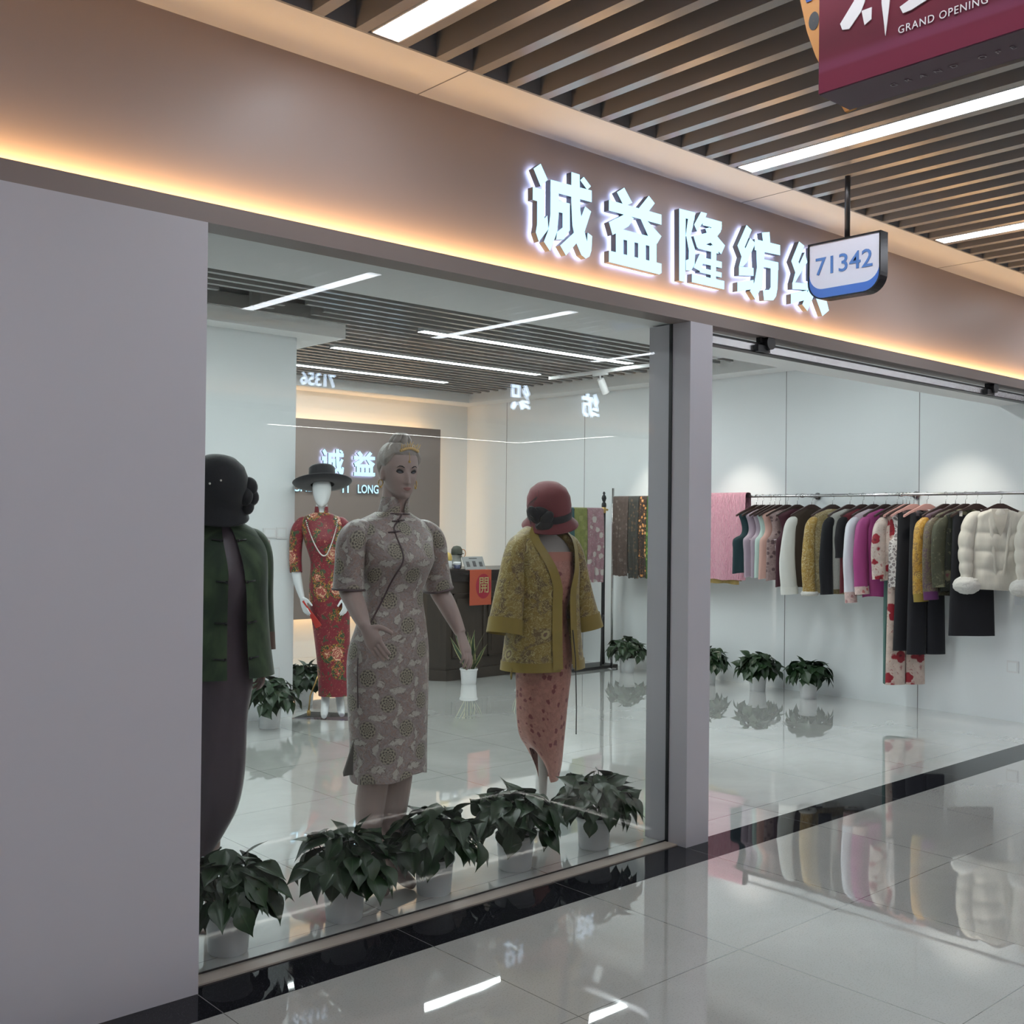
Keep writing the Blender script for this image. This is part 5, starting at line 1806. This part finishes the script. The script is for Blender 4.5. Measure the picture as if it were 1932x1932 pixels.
o = mb.build('print', plain('black print', (0.03, 0.03, 0.035), 0.6), cs); o['kind'] = 'stuff'
rp = thing('red_paper', 'orange-red paper sheet with a gold character hanging over the counter front', 'paper', (6.79, 8.01, 0.70))
mb = MB(); mb.box(-.135, .135, 0, .002, 0, .335); mb.box(-.135, .135, 0, .06, .335, .337); mb.build('sheet', plain('orange red paper', (0.46, 0.085, 0.04), 0.5), rp)
mb = MB(); mb.lathe([(.001, 0), (.095, 0)], 28, m=Matrix.Translation((.035, -.001, .18)) @ Matrix.Rotation(PI / 2, 4, 'X') @ Matrix.Diagonal((1, 1.25, 1, 1))); mb.build('red_disc', plain('deep red ink', (0.36, 0.02, 0.045), 0.5), rp)
me = fit_mesh(text_mesh('開', 0.13, 0.001, 0.004), .115, .15)
o = link('gold_character', me, plain('gold ink', (0.42, 0.36, 0.16), 0.4), rp)
o.location = (.04, -.003, .19); o.rotation_euler = (PI / 2, 0, 0)

# ------------------------------------------------------------------ cloth helpers
def drape(mb, y0, y1, z_top, z_front, z_back, xc, seed, amp=0.008, n=26, gap_=0.020, bottom_flare=0.0):
    """cloth folded over a bar that runs along Y at x=xc; the room side is -X"""
    prof = []
    m = 16
    for i in range(m + 1):
        f = i / m
        prof.append((xc - gap_ - 0.012 * math.sin(f * PI) - bottom_flare * (1 - f), z_front + (z_top - 0.018 - z_front) * f, 1 - f))
    for a in (0.25, 0.5, 0.75):
        prof.append((xc - gap_ * math.cos(PI * a), z_top - 0.018 + 0.018 * math.sin(PI * a) + 0.002, 0))
    for i in range(m + 1):
        f = i / m
        prof.append((xc + gap_, z_top - 0.018 - (z_top - 0.018 - z_back) * f, f * .6))
    rows = []
    for k in range(n + 1):
        y = y1 + (y0 - y1) * k / n
        w_ = math.sin(k * 0.9 + seed) * 0.6 + math.sin(k * 0.37 + seed * 2.3) * 0.8
        rows.append([Vector((x + amp * w_ * q, y, z + (0.004 * w_ if q > .9 else 0))) for x, z, q in prof])
    mb.loft(rows, closed=False)

RX, RZ = 8.30, 1.755
# clothes rail along the right wall
rail = thing('clothes_rail', 'long steel clothes rail along the right wall with wall brackets and a floor post', 'clothes rail', (RX, 5.5, RZ))
mb = MB(); mb.tube([(0, 2.2, 0), (0, -2.38, 0)], 0.0125, 14); mb.build('rail_tube', M_steel, rail, smooth=True)
for y in (-0.05, -0.98, 1.3):
    mb = MB()
    mb.tube([(0, y, 0), (.22, y, -.0)], .008, 10)
    mb.tube([(.238, y, -.0), (.25, y, -.0)], .032, 20)
    mb.tube([(0, y - .012, 0), (0, y + .012, 0)], .018, 14)
    mb.tube([(.24, y, -.02), (.05, y, -.004)], .004, 6)
    mb.build('wall_bracket', M_steel, rail, smooth=True)
mb = MB(); mb.tube([(0, 2.2, .10), (0, 2.2, -RZ + .01)], .0125, 12); mb.lathe([(.001, 0), (.05, 0), (.05, .006), (.02, .012)], 20, c=(0, 2.2, -RZ)); mb.build('floor_post', M_steel, rail, smooth=True)

def ind_spots(name, bg, c2, sc, th, c3=None, prob=.35):
    return spots(name, bg, c2, sc, th, prob, 0.5, c3)
cloths = [('brown patterned fabric length hung over the rail beside the floor post', 7.68, 7.47, ind_spots('brown figured cloth', (0.075, 0.052, 0.045), (0.14, 0.11, 0.10), 22, .36), 0.96),
          ('dark teal-brown checked fabric length on the rail, second from the floor post', 7.465, 7.33, ind_spots('dark checked cloth', (0.035, 0.035, 0.032), (0.105, 0.072, 0.045), 26, .40), 0.945),
          ('black and orange dotted fabric length on the rail beside the green one', 7.325, 7.225, ind_spots('orange dotted cloth', (0.030, 0.020, 0.018), (0.62, 0.27, 0.08), 24, .40, (0.80, 0.62, 0.40), .25), 0.955),
          ('bright green leafy fabric length on the rail, partly behind the window jamb', 7.22, 7.08, ind_spots('green leafy cloth', (0.045, 0.105, 0.025), (0.16, 0.30, 0.05), 16, .45), 0.95),
          ('cream fabric length on the rail hidden behind the pillar', 7.07, 6.80, fabric('cream cloth', (0.5, 0.45, 0.36)), 0.96),
          ('olive gold fabric length on the rail, its hem showing under the pink fur', 6.79, 6.10, ind_spots('gold cloth', (0.32, 0.22, 0.07), (0.5, 0.4, 0.2), 14, .4), 0.945)]
for i, (lab, y1, y0, mt, zf) in enumerate(cloths):
    mb = MB()
    drape(mb, y0, y1, RZ + .016 + (0.0 if i < 5 else -.001), zf, zf + .03, RX, i * 1.7, 0.006)
    tag(mb.build('hanging_fabric', mt, smooth=True), lab, 'fabric', 'fabric lengths over the clothes rail')
def pink_fur_mat():
    t = NT('pink long pile fur')
    v = t.mapping(t.obj(), scale=(1, 1, 0.35))
    n = t.noise(v, 55, 4, 0.65, 1.2)
    c = t.mix(n, (0.46, 0.17, 0.25), (0.74, 0.40, 0.49))
    t.bump(n, 1.0, 0.02)
    return t.done(c, 0.8, 0, 0.2, sheen=0.5)
mb = MB()
drape(mb, 6.02, 6.72, RZ + .035, 0.985, 1.02, RX, 2.0, 0.010, gap_=.042)
tag(mb.build('pink_fur_throw', pink_fur_mat(), smooth=True), 'pink long-pile fur piece hanging over the rail next to the pillar', 'fur fabric', 'fabric lengths over the clothes rail')

# ------------------------------------------------------------------ fabric stand by the counter
st = thing('fabric_stand', 'black two-post fabric stand with turned finials and brass fittings', 'display stand', (8.0, 7.88, 0))
for x in (-.56, .355):
    mb = MB()
    mb.tube([(x, 0, .03), (x, 0, 1.60)], .019, 12)
    mb.lathe([(.022, 1.66), (.026, 1.67), (.024, 1.70), (.012, 1.715), (.020, 1.735), (.026, 1.755), (.020, 1.78), (.009, 1.79), (.014, 1.805), (.010, 1.82), (.001, 1.825)], 16, c=(x, 0, 0))
    mb.build('post', M_black, st, smooth=True)
    mb = MB()
    mb.lathe([(.021, 1.60), (.023, 1.602), (.023, 1.66), (.021, 1.662)], 14, c=(x, 0, 0))
    mb.tube([(x - .03, 0, 1.635), (x + .055, 0, 1.635)], .012, 10)
    mb.build('brass_fitting', M_gold, st, smooth=True)
    for s in (-1, 1):
        mb = MB()
        mb.tube(smooth_path([(x, s * .01, .52), (x + s * .03, s * .03, .535), (x + s * .075, s * .06, .47), (x + s * .12, s * .10, .25), (x + s * .14, s * .11, .02)], 4), .010, 8)
        mb.build('leg', M_black, st, smooth=True)
mb = MB(); mb.tube([(-.56, 0, 1.635), (.355, 0, 1.635)], .011, 10); mb.build('crossbar', M_black, st, smooth=True)
mb = MB(); mb.box(-.60, .45, -.13, .13, 0.0, .03); mb.build('base_board', M_black, st)
def sdrape(y_, x0, x1, zf, mt, lab, seed):
    mb = MB()
    drape(mb, -x1, -x0, 1.652, zf, zf + .05, 0, seed, 0.006)
    R = Matrix(((0, -1, 0, 8.0), (1, 0, 0, 7.88), (0, 0, 1, 0), (0, 0, 0, 1)))
    mb.v = [R @ p for p in mb.v]
    tag(mb.build('hanging_fabric', mt, smooth=True), lab, 'fabric', 'fabric lengths on the two-post stand')
sdrape(0, .09, .33, 0.885, ind_spots('pink blossom silk', (0.40, 0.225, 0.265), (0.60, 0.55, 0.53), 11, .42), 'pink fabric with white blossoms on the two-post stand', 1)
sdrape(0, -.10, .085, 0.90, ind_spots('olive silk', (0.23, 0.25, 0.075), (0.30, 0.31, 0.12), 12, .4), 'olive green fabric on the two-post stand behind the red hat', 2)
sdrape(0, -.34, -.105, 1.0, fabric('teal silk', (0.04, 0.10, 0.105)), 'dark teal fabric on the two-post stand behind the mustard jacket', 3)
sdrape(0, -.53, -.345, 1.0, fabric('brown silk', (0.05, 0.022, 0.022)), 'dark brown fabric on the two-post stand, left end', 4)
tg = MB(); tg.box(7.50, 7.60, 7.835, 7.845, 1.53, 1.60)
tag(tg.build('card_label', plain('grey card label', (0.33, 0.36, 0.40), 0.4)), 'small grey card pinned on the dark brown fabric of the stand', 'label')
# ------------------------------------------------------------------ hangers and garments on the rail
def hanger_meshes():
    mb = MB()
    top = []
    arm = [(-.20, -.170), (-.15, -.140), (-.09, -.112), (-.045, -.088), (-.02, -.078), (.02, -.078), (.045, -.088), (.09, -.112), (.15, -.140), (.20, -.170)]
    rings = []
    for i, (x, z) in enumerate(arm):
        h = 0.016 + 0.036 * max(0, 1 - abs(x) / .10)
        d = 0.011
        rings.append([Vector((x, -d, z)), Vector((x, d, z)), Vector((x, d * 1.1, z - h)), Vector((x, -d * 1.1, z - h))])
    mb.loft(rings, cap0=True, cap1=True)
    hk = MB()
    pts = [(0, 0, -.08), (0, 0, -.045), (.012, 0, -.035)]
    pts += [(.016 * math.cos(a), 0, -.002 + .018 * math.sin(a)) for a in [-.9 + i * (PI + 1.1) / 12 for i in range(13)]]
    hk.tube(pts, .0022, 6)
    return mb.mesh('arms'), hk.mesh('hook', True)
HA, HK = hanger_meshes()
M_hang = plain('dark brown hanger wood', (0.040, 0.020, 0.016), 0.35)
HA.materials.append(M_hang)
HK.materials.append(M_steel)
HA2 = HA.copy()
HA2.materials.clear()
HA2.materials.append(plain('pink padded hanger', (0.55, 0.30, 0.27), 0.5))
def hanger(y, rz, label, pink=False):
    t = thing('clothes_hanger', label, 'clothes hanger', (RX, y, RZ), rz, 'clothes hangers on the wall rail')
    link('arms', HA2 if pink else HA, None, t)
    link('hook', HK, None, t)

def gbody(mb, L, sw, cw, hw, dep, vest=False, fn=None, n=32, m=34, hem=0.006):
    top = -.118
    tab = [(top, .058, dep * .9), (top - .012, .085, dep * .95), (top - .032, sw * .78, dep), (top - .056, sw, dep)]
    if vest:
        tab += [(top - .10, sw * .90, dep), (top - .18, sw * .80, dep * 1.05), (top - .235, sw * .90, dep * 1.1), (top - .27, cw, dep * 1.15)]
    else:
        tab += [(top - .10, sw * 1.0, dep), (top - .25, cw, dep * 1.15)]
    tab += [(top - L * .65, (cw + hw) / 2, dep * 1.15), (top - L, hw, dep * 1.1)]
    T = sorted((z, a, b, 0, 0) for z, a, b in tab)
    rings = []
    for i in range(m + 1):
        z = top - L + L * i / m
        a, b, cx, cy = interp(T, z)
        f0 = 1 - i / m
        R = []
        for k in range(n):
            t = 2 * PI * k / n + PI
            f = 1 + 0.16 * f0 * math.sin(5 * t + L * 9 + z * 3) + 0.08 * math.sin(9 * t - z * 11)
            if fn:
                f *= fn(t, z)
            s, c = math.sin(t), math.cos(t)
            R.append(Vector((math.copysign(abs(s) ** .9, s) * a, -math.copysign(abs(c) ** .8, c) * b * f, z + (hem * math.sin(3 * t + L * 5) if i == 0 else 0))))
        rings.append(R)
    mb.loft(rings)
    return T

def gsleeve(sw, s, SL, w0=.062, w1=.048, out=.05, fold=.06, seed=0, fwd=.02):
    o = out if s < 0 else out * .15
    pts = [(s * sw * .78, 0, -.190), (s * sw * .98, -.002, -.232), (s * (sw + o * .55), -fwd * .4, -.30), (s * (sw + o), -fwd, -.165 - SL * .6), (s * (sw + o * .8), -fwd * 1.6, -.165 - SL)]
    q = smooth_path([(*p, *d) for p, d in zip(pts, [(.022, .02), (w0 * .80, .030), (w0 * .95, .030), ((w0 + w1) / 2, .028), (w1, .030)])], 6)
    mb = MB()
    mb.loft(path_rings([x[:3] for x in q], [x[3:] for x in q], 20, fold=lambda f, a: 1 + fold * (math.sin(a * 3 + f * 8 + seed) + 0.8 * math.sin(a * 5 - f * 13 + seed * 2)) * (0.3 + f)), cap0=True, flip=True)
    return mb, Vector(q[-1][:3]), (Vector(q[-1][:3]) - Vector(q[-4][:3])).normalized(), q[-1][3:]

def garment(name, label, cat, y, rz, body, L, sw=.20, cw=.21, hw=.22, dep=.034, vest=False, sleeve=None, SL=.55, cuff=None, w0=.062, w1=.048, out=.05, extra=None, pink=False, hang_label=None, fn=None, cuff_len=.06, fur_cuff=None):
    t = thing(name, label, cat, (RX, y, RZ), rz, 'clothes hanging on the wall rail')
    mb = MB()
    gbody(mb, L, sw, cw, hw, dep, vest, fn)
    b = mb.build('garment_body', body, t, smooth=True)
    if sleeve is not None:
        for s in (-1, 1):
            sm, p, d, dm = gsleeve(sw, s, SL, w0, w1, out, seed=s + y)
            so_ = sm.build('sleeve', sleeve, t, smooth=True)
            if cuff is not None:
                mb = MB()
                mb.loft(path_rings([tuple(p - d * .005), tuple(p + d * cuff_len)], [(dm[0] * 1.06, dm[1] * 1.08)] * 2, 20), flip=True)
                mb.build('cuff', cuff, so_, smooth=True)
            if fur_cuff is not None:
                mb = MB()
                mb.lathe([(dm[0] * .7, -.012), (dm[0] * 1.1, -.020), (dm[0] * 1.32, 0), (dm[0] * 1.1, .018), (dm[0] * .7, .012)], 22, m=Matrix.Translation(p + d * .01) @ Matrix.Diagonal((1, .75, 1, 1)))
                mb.build('fur_cuff', fur_cuff, so_, smooth=True)
    if extra:
        extra(t, b)
    hanger(y, rz, hang_label or ('wooden hanger holding the ' + label.split(' hanging')[0].split(' with')[0].split(' between')[0]), pink)
    return t

D = math.radians
Fw = fur('white fur', (0.72, 0.70, 0.66))
def bowknot(t, b):
    for s in (0, 1):
        mb = MB()
        mb.tube([(-.15, -.045, -.39), (-.12, -.052, -.385), (-.09, -.046, -.37)], .005, 6)
        mb.tube([(-.125, -.05, -.39), (-.135, -.052, -.45), (-.128, -.05, -.52)], [.004, .006, .003], 6)
    mb.build('ribbon_bow', fabric('pale ribbon', (0.62, 0.5, 0.56)), t, smooth=True)
def lowring(t, b):
    pass
garment('vest', 'dark teal sleeveless vest on the rail, next to the pink fur', 'vest', 5.93, D(-27), fabric('dark teal wool', (0.012, 0.034, 0.042), 0.8), .58, .175, .225, .235, vest=True)
garment('sleeveless_top', 'lavender sleeveless top with ribbon bow, in front of the dark teal vest', 'top', 5.865, D(-27), fabric('lavender satin', (0.335, 0.265, 0.325), 0.4), .61, .165, .185, .175, vest=True, extra=bowknot)
garment('sleeveless_top', 'second lavender sleeveless top with ribbon bow, beside the pale aqua one', 'top', 5.785, D(-27), fabric('lavender grey satin', (0.31, 0.25, 0.305), 0.4), .61, .165, .185, .18, vest=True, extra=bowknot)
garment('sleeveless_top', 'narrow pale aqua sleeveless top between lavender and peach tops', 'top', 5.735, D(-27), fabric('pale aqua silk', (0.39, 0.50, 0.47), 0.45), .61, .17, .185, .195, vest=True)
garment('sleeveless_top', 'plain peach pink sleeveless top beside the lace vest', 'top', 5.685, D(-27), fabric('peach silk', (0.52, 0.315, 0.275), 0.45), .62, .17, .185, .20, vest=True)
garment('lace_vest', 'mauve-brown lace vest with dark floral pattern and ribbon ties', 'vest', 5.605, D(-27), spots('mauve lace', (0.30, 0.205, 0.20), (0.105, 0.06, 0.065), 22, .42, .35), .63, .175, .19, .20, vest=True, extra=bowknot)
garment('tunic', 'dark burgundy sleeveless tunic on the rail left of the white sleeve', 'tunic', 5.50, D(-27), fabric('burgundy velvet', (0.055, 0.012, 0.022), 0.6), .68, .19, .20, .205, vest=True)
garment('jacket', 'dark brown jacket with plain white sleeves on the rail', 'jacket', 5.355, D(-27), fabric('dark brown suede', (0.042, 0.028, 0.020), 0.8), .68, .185, .20, .205, sleeve=fabric('white wool', (0.66, 0.66, 0.63), 0.8), SL=.63, cuff=fabric('white rib', (0.70, 0.70, 0.66), 0.8), w0=.062, w1=.078, out=.055)
garment('jacket', 'mustard brocade jacket with white fur cuffs on the rail', 'jacket', 5.15, D(-27), mustard_brocade('tan brocade', (0.30, 0.225, 0.105), (0.20, 0.15, 0.08), (0.46, 0.40, 0.27), .8), .72, .19, .20, .21, sleeve=mustard_brocade('mustard silk brocade', (0.38, 0.235, 0.055), (0.28, 0.17, 0.05), (0.62, 0.52, 0.30), .8), SL=.66, w0=.055, w1=.062, fur_cuff=Fw)
garment('fur_vest', 'pale grey fur vest with black sleeves on the rail', 'vest', 4.985, D(-29), fur('pale grey fur', (0.44, 0.43, 0.40)), .68, .185, .20, .205, dep=.042, sleeve=fabric('black wool', (0.010, 0.010, 0.013), 0.8), SL=.67, w0=.058, w1=.058, out=.045)
garment('jacket', 'dark red velvet jacket with black front on the rail', 'jacket', 4.865, D(-29), fabric('dark red velvet', (0.115, 0.014, 0.022), 0.7), .70, .185, .20, .205, sleeve=fabric('black velvet', (0.010, 0.009, 0.011), 0.8), SL=.36, w0=.060, w1=.060, out=.02)
garment('blouse', 'white and pale lavender blouse with checked cuffs left of the magenta jacket', 'blouse', 4.765, D(-29), fabric('pale lavender silk', (0.49, 0.41, 0.46), 0.5), .70, .185, .20, .20, sleeve=fabric('white silk', (0.66, 0.66, 0.72), 0.5), SL=.64, cuff=spots('checked pink cuff', (0.62, 0.45, 0.43), (0.38, 0.20, 0.20), 30, .4, .3), w0=.052, w1=.050, cuff_len=.085)
garment('jacket', 'bright magenta jacket with pale rose cuffs on the rail', 'jacket', 4.655, D(-30), fabric('magenta silk', (0.345, 0.058, 0.205), 0.45), .72, .19, .20, .205, sleeve=fabric('magenta silk sleeve', (0.37, 0.062, 0.22), 0.45), SL=.59, cuff=spots('rose cuff', (0.66, 0.50, 0.47), (0.50, 0.16, 0.16), 26, .36, .55), w0=.062, w1=.060)
garment('robe', 'long grey-teal robe on the rail, its hem hanging low behind the rose trousers', 'robe', 4.555, D(-30), fabric('grey teal gauze', (0.085, 0.165, 0.150), 0.6), 1.42, .150, .115, .115, dep=.026)
F_rose = spots('cream satin with red roses', (0.60, 0.48, 0.42), (0.28, 0.018, 0.030), 10, .50, .25, 0.45, (0.13, 0.01, 0.02))
F_rose2 = spots('cream sleeve with red roses', (0.62, 0.52, 0.47), (0.30, 0.018, 0.032), 11, .44, .30, 0.45, (0.15, 0.01, 0.02))
garment('jacket', 'cream jacket with red rose embroidery on its sleeves', 'jacket', 4.505, D(-31), F_rose2, .58, .18, .19, .195, sleeve=F_rose2, SL=.52, w0=.062, w1=.058)
F_lace = NT('white guipure lace')
_v = F_lace.uv()
_l = F_lace.vor(F_lace.warp(_v, 30, .02), 34, 'DISTANCE_TO_EDGE')['Distance']
F_lace = F_lace.done(F_lace.mix(F_lace.step(_l, .10, .16), (0.66, 0.63, 0.62), (0.24, 0.21, 0.215)), 0.7)
garment('lace_vest', 'white openwork lace vest on the rail before the black trousers', 'vest', 4.448, D(-31), F_lace, .63, .16, .175, .18, vest=True)

# trousers and skirts
def trousers(name, label, y, rz, mat, L, ww, hw, cat='trousers', skirt=False, dep=.026, top=-.165, clip=True, x0=0.0):
    t = thing(name, label, cat, (RX, y, RZ), rz, 'clothes hanging on the wall rail')
    mb = MB()
    if skirt:
        rings = []
        for i in range(21):
            f = i / 20
            z = top - L * (1 - f)
            a = hw + (ww - hw) * f
            rings.append([Vector((x0 + math.sin(q) * a, -math.copysign(abs(math.cos(q)) ** .8, math.cos(q)) * dep * (1 + .2 * (1 - f) * math.sin(5 * q)), z)) for q in [2 * PI * k / 28 + PI for k in range(28)]])
        mb.loft(rings)
        mb.build('skirt_body', mat, t, smooth=True)
    else:
        for s in (-1, 1):
            rings = []
            for i in range(29):
                f = i / 28
                z = top - L * (1 - f)
                a = hw * .5 * (1 - f) + ww * .5 * f
                cx = x0 + s * (hw * .52 * (1 - f) + ww * .48 * f)
                rings.append([Vector((cx + math.sin(q) * a, -math.copysign(abs(math.cos(q)) ** .8, math.cos(q)) * dep, z)) for q in [2 * PI * k / 22 + PI for k in range(22)]])
            mb2 = MB()
            mb2.loft(rings)
            mb2.build('leg', mat, t, smooth=True)
        mb = MB()
        mb.loft([[Vector((x0 + math.sin(q) * ww * 1.0, -math.cos(q) * dep * 1.1, z)) for q in [2 * PI * k / 28 + PI for k in range(28)]] for z in (top - .035, top + .012)])
        mb.build('waistband', mat, t, smooth=True)
    for s in (-1, 1):
        mb = MB()
        mb.box(x0 + s * ww * .7 - .012, x0 + s * ww * .7 + .012, -dep * 1.1 - .006, dep * 1.1 + .006, top - .012, top + .03)
        mb.build('clip', M_steel, t)
    return t
trousers('trousers', 'long cream trousers with red rose hems, hanging lowest on the rail', 4.475, D(-31), F_rose, 1.37, .150, .170)
hanger(4.475, D(-31), 'pink hanger holding the rose trousers', True)
blk = fabric('black suiting', (0.011, 0.011, 0.015), 0.65)
trousers('trousers', 'black trousers with pleats hanging in front of the rose trousers', 4.41, D(-31), blk, 1.09, .140, .172, dep=.026)
hanger(4.41, D(-31), 'pink hanger holding the black pleated trousers', True)
trousers('culottes', 'black wide culottes right of the pleated black trousers', 4.30, D(-31), fabric('black crepe', (0.013, 0.013, 0.018), 0.7), 1.11, .145, .165, dep=.03)
hanger(4.30, D(-31), 'pink hanger holding the black culottes', True)
garment('jacket', 'orange-yellow brocade jacket with mustard turned cuffs on the rail', 'jacket', 4.145, D(-31), fabric('plum silk', (0.10, 0.062, 0.085), 0.5), .66, .19, .20, .205, sleeve=mustard_brocade('orange brocade', (0.42, 0.22, 0.035), (0.16, 0.09, 0.05), (0.60, 0.42, 0.10), 1.2), SL=.62, cuff=F_mustard_plain, w0=.058, w1=.058)
garment('jacket', 'olive figured jacket with purple cuffs on the rail', 'jacket', 4.065, D(-32), mustard_brocade('olive figured silk', (0.085, 0.078, 0.045), (0.045, 0.038, 0.04), (0.155, 0.16, 0.095), .9), .68, .185, .20, .205, sleeve=mustard_brocade('olive purple silk', (0.10, 0.082, 0.055), (0.085, 0.045, 0.075), (0.18, 0.15, 0.09), 1.0), SL=.60, cuff=fabric('purple cuff', (0.105, 0.026, 0.105), 0.5), w0=.060, w1=.058)
def toggles(t, b):
    for z in (-.26, -.38, -.50):
        mb = MB()
        mb.tube([(-.05, -.050, z), (-.015, -.056, z + .004), (.02, -.050, z)], .004, 6)
        mb.ball((-.01, -.058, z), .009, 8, 6)
        mb.build('frog_button', fabric('pale cord', (0.40, 0.42, 0.36)), t, smooth=True)
garment('jacket', 'dark green jacket with leafy flowers and pale frog buttons beside the puffer jacket', 'jacket', 3.985, D(-36), spots('dark floral silk', (0.018, 0.022, 0.016), (0.135, 0.13, 0.08), 9, .42, .45, .5, (0.13, 0.03, 0.05)), .64, .185, .20, .205, sleeve=spots('olive floral sleeve', (0.05, 0.052, 0.03), (0.15, 0.15, 0.09), 10, .40, .5), SL=.56, extra=toggles)
trousers('skirt', 'plain black skirt hanging below the puffer jacket', 3.90, D(-38), fabric('black wool skirt', (0.012, 0.012, 0.016), 0.7), .93, .155, .185, 'skirt', True, x0=-.03)
hanger(3.90, D(-38), 'dark wooden hanger holding the plain black skirt')

# cream puffer jackets
F_puff = fabric('cream quilted satin', (0.60, 0.565, 0.50), 0.42, 0.15, 2.0)
def puffer(y, rz, label, hang):
    t = thing('puffer_jacket', label, 'puffer jacket', (RX - .02, y, RZ), rz, 'clothes hanging on the wall rail')
    seams = (-.30, -.44, -.575)
    def q(th, z):
        d = min(abs(z - s) for s in seams + (-.735,))
        return 1.0 + 0.35 * min(1, d / .045) ** .5
    mb = MB()
    gbody(mb, .615, .185, .200, .205, .046, False, q, 40, 60, .004)
    mb.build('garment_body', F_puff, t, smooth=True)
    for s in (-1, 1):
        mb = MB()
        pts = smooth_path([(s * .125, 0, -.165, .03), (s * .185, -.004, -.20, .052), (s * .222, -.010, -.31, .058), (s * .235, -.02, -.44, .055), (s * .232, -.03, -.575, .050), (s * .230, -.035, -.665, .042)], 8)
        R = []
        for p in pts:
            dd = min(abs(p[2] - z) for z in (-.30, -.42, -.53, -.62))
            k = .82 + .22 * min(1, dd / .035) ** .5
            R.append((p[3] * k, p[3] * k * .85))
        mb.loft(path_rings([p[:3] for p in pts], R, 22), cap0=True, flip=True)
        sl_ = mb.build('sleeve', F_puff, t, smooth=True)
        mb = MB()
        mb.ball((s * .228, -.036, -.700), 1, 40, 28, .100, .080, .068)
        mb.v = [v + (v - Vector((s * .228, -.036, -.705))) * (0.10 * mnoise.noise(v * 60)) for v in mb.v]
        mb.build('fur_cuff', Fw, sl_, smooth=True)
        mb = MB()
        ed = [(-.045 * 0 + s * .075, -.030, -.130), (s * .070, -.052, -.20), (s * .058, -.062, -.32), (s * .045, -.064, -.46), (s * .03, -.060, -.60), (s * .012, -.052, -.70)]
        ed = smooth_path(ed, 4)
        mb.loft([[Vector((x - .012, y_ - .002, z)), Vector((x, y_ - .009, z)), Vector((x + .012, y_ - .002, z))] for x, y_, z in ed], closed=False)
        mb.build('lapel', F_puff, t, smooth=True)
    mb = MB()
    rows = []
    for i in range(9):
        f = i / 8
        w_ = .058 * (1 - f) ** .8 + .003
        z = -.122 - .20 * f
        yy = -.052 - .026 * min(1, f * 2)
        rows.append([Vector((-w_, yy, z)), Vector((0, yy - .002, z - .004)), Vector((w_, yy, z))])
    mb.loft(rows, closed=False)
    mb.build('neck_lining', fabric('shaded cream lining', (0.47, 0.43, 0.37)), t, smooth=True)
    mb = MB()
    mb.box(.10, .145, -.075, -.073, -.84, -.745)
    mb.tube([(.122, -.074, -.745), (.115, -.068, -.72)], .001, 4)
    mb.build('price_tag', plain('pale price tag', (0.5, 0.52, 0.55), 0.5), t)
    hanger(y, rz, hang)
    return t
puffer(3.715, D(-57), 'cream quilted puffer jacket with white fur cuffs, facing out at the right', 'dark wooden hanger holding the cream puffer jacket facing out')
puffer(3.30, D(-50), 'second cream puffer jacket cut off by the right edge of the entrance', 'dark wooden hanger holding the cut off cream puffer jacket')
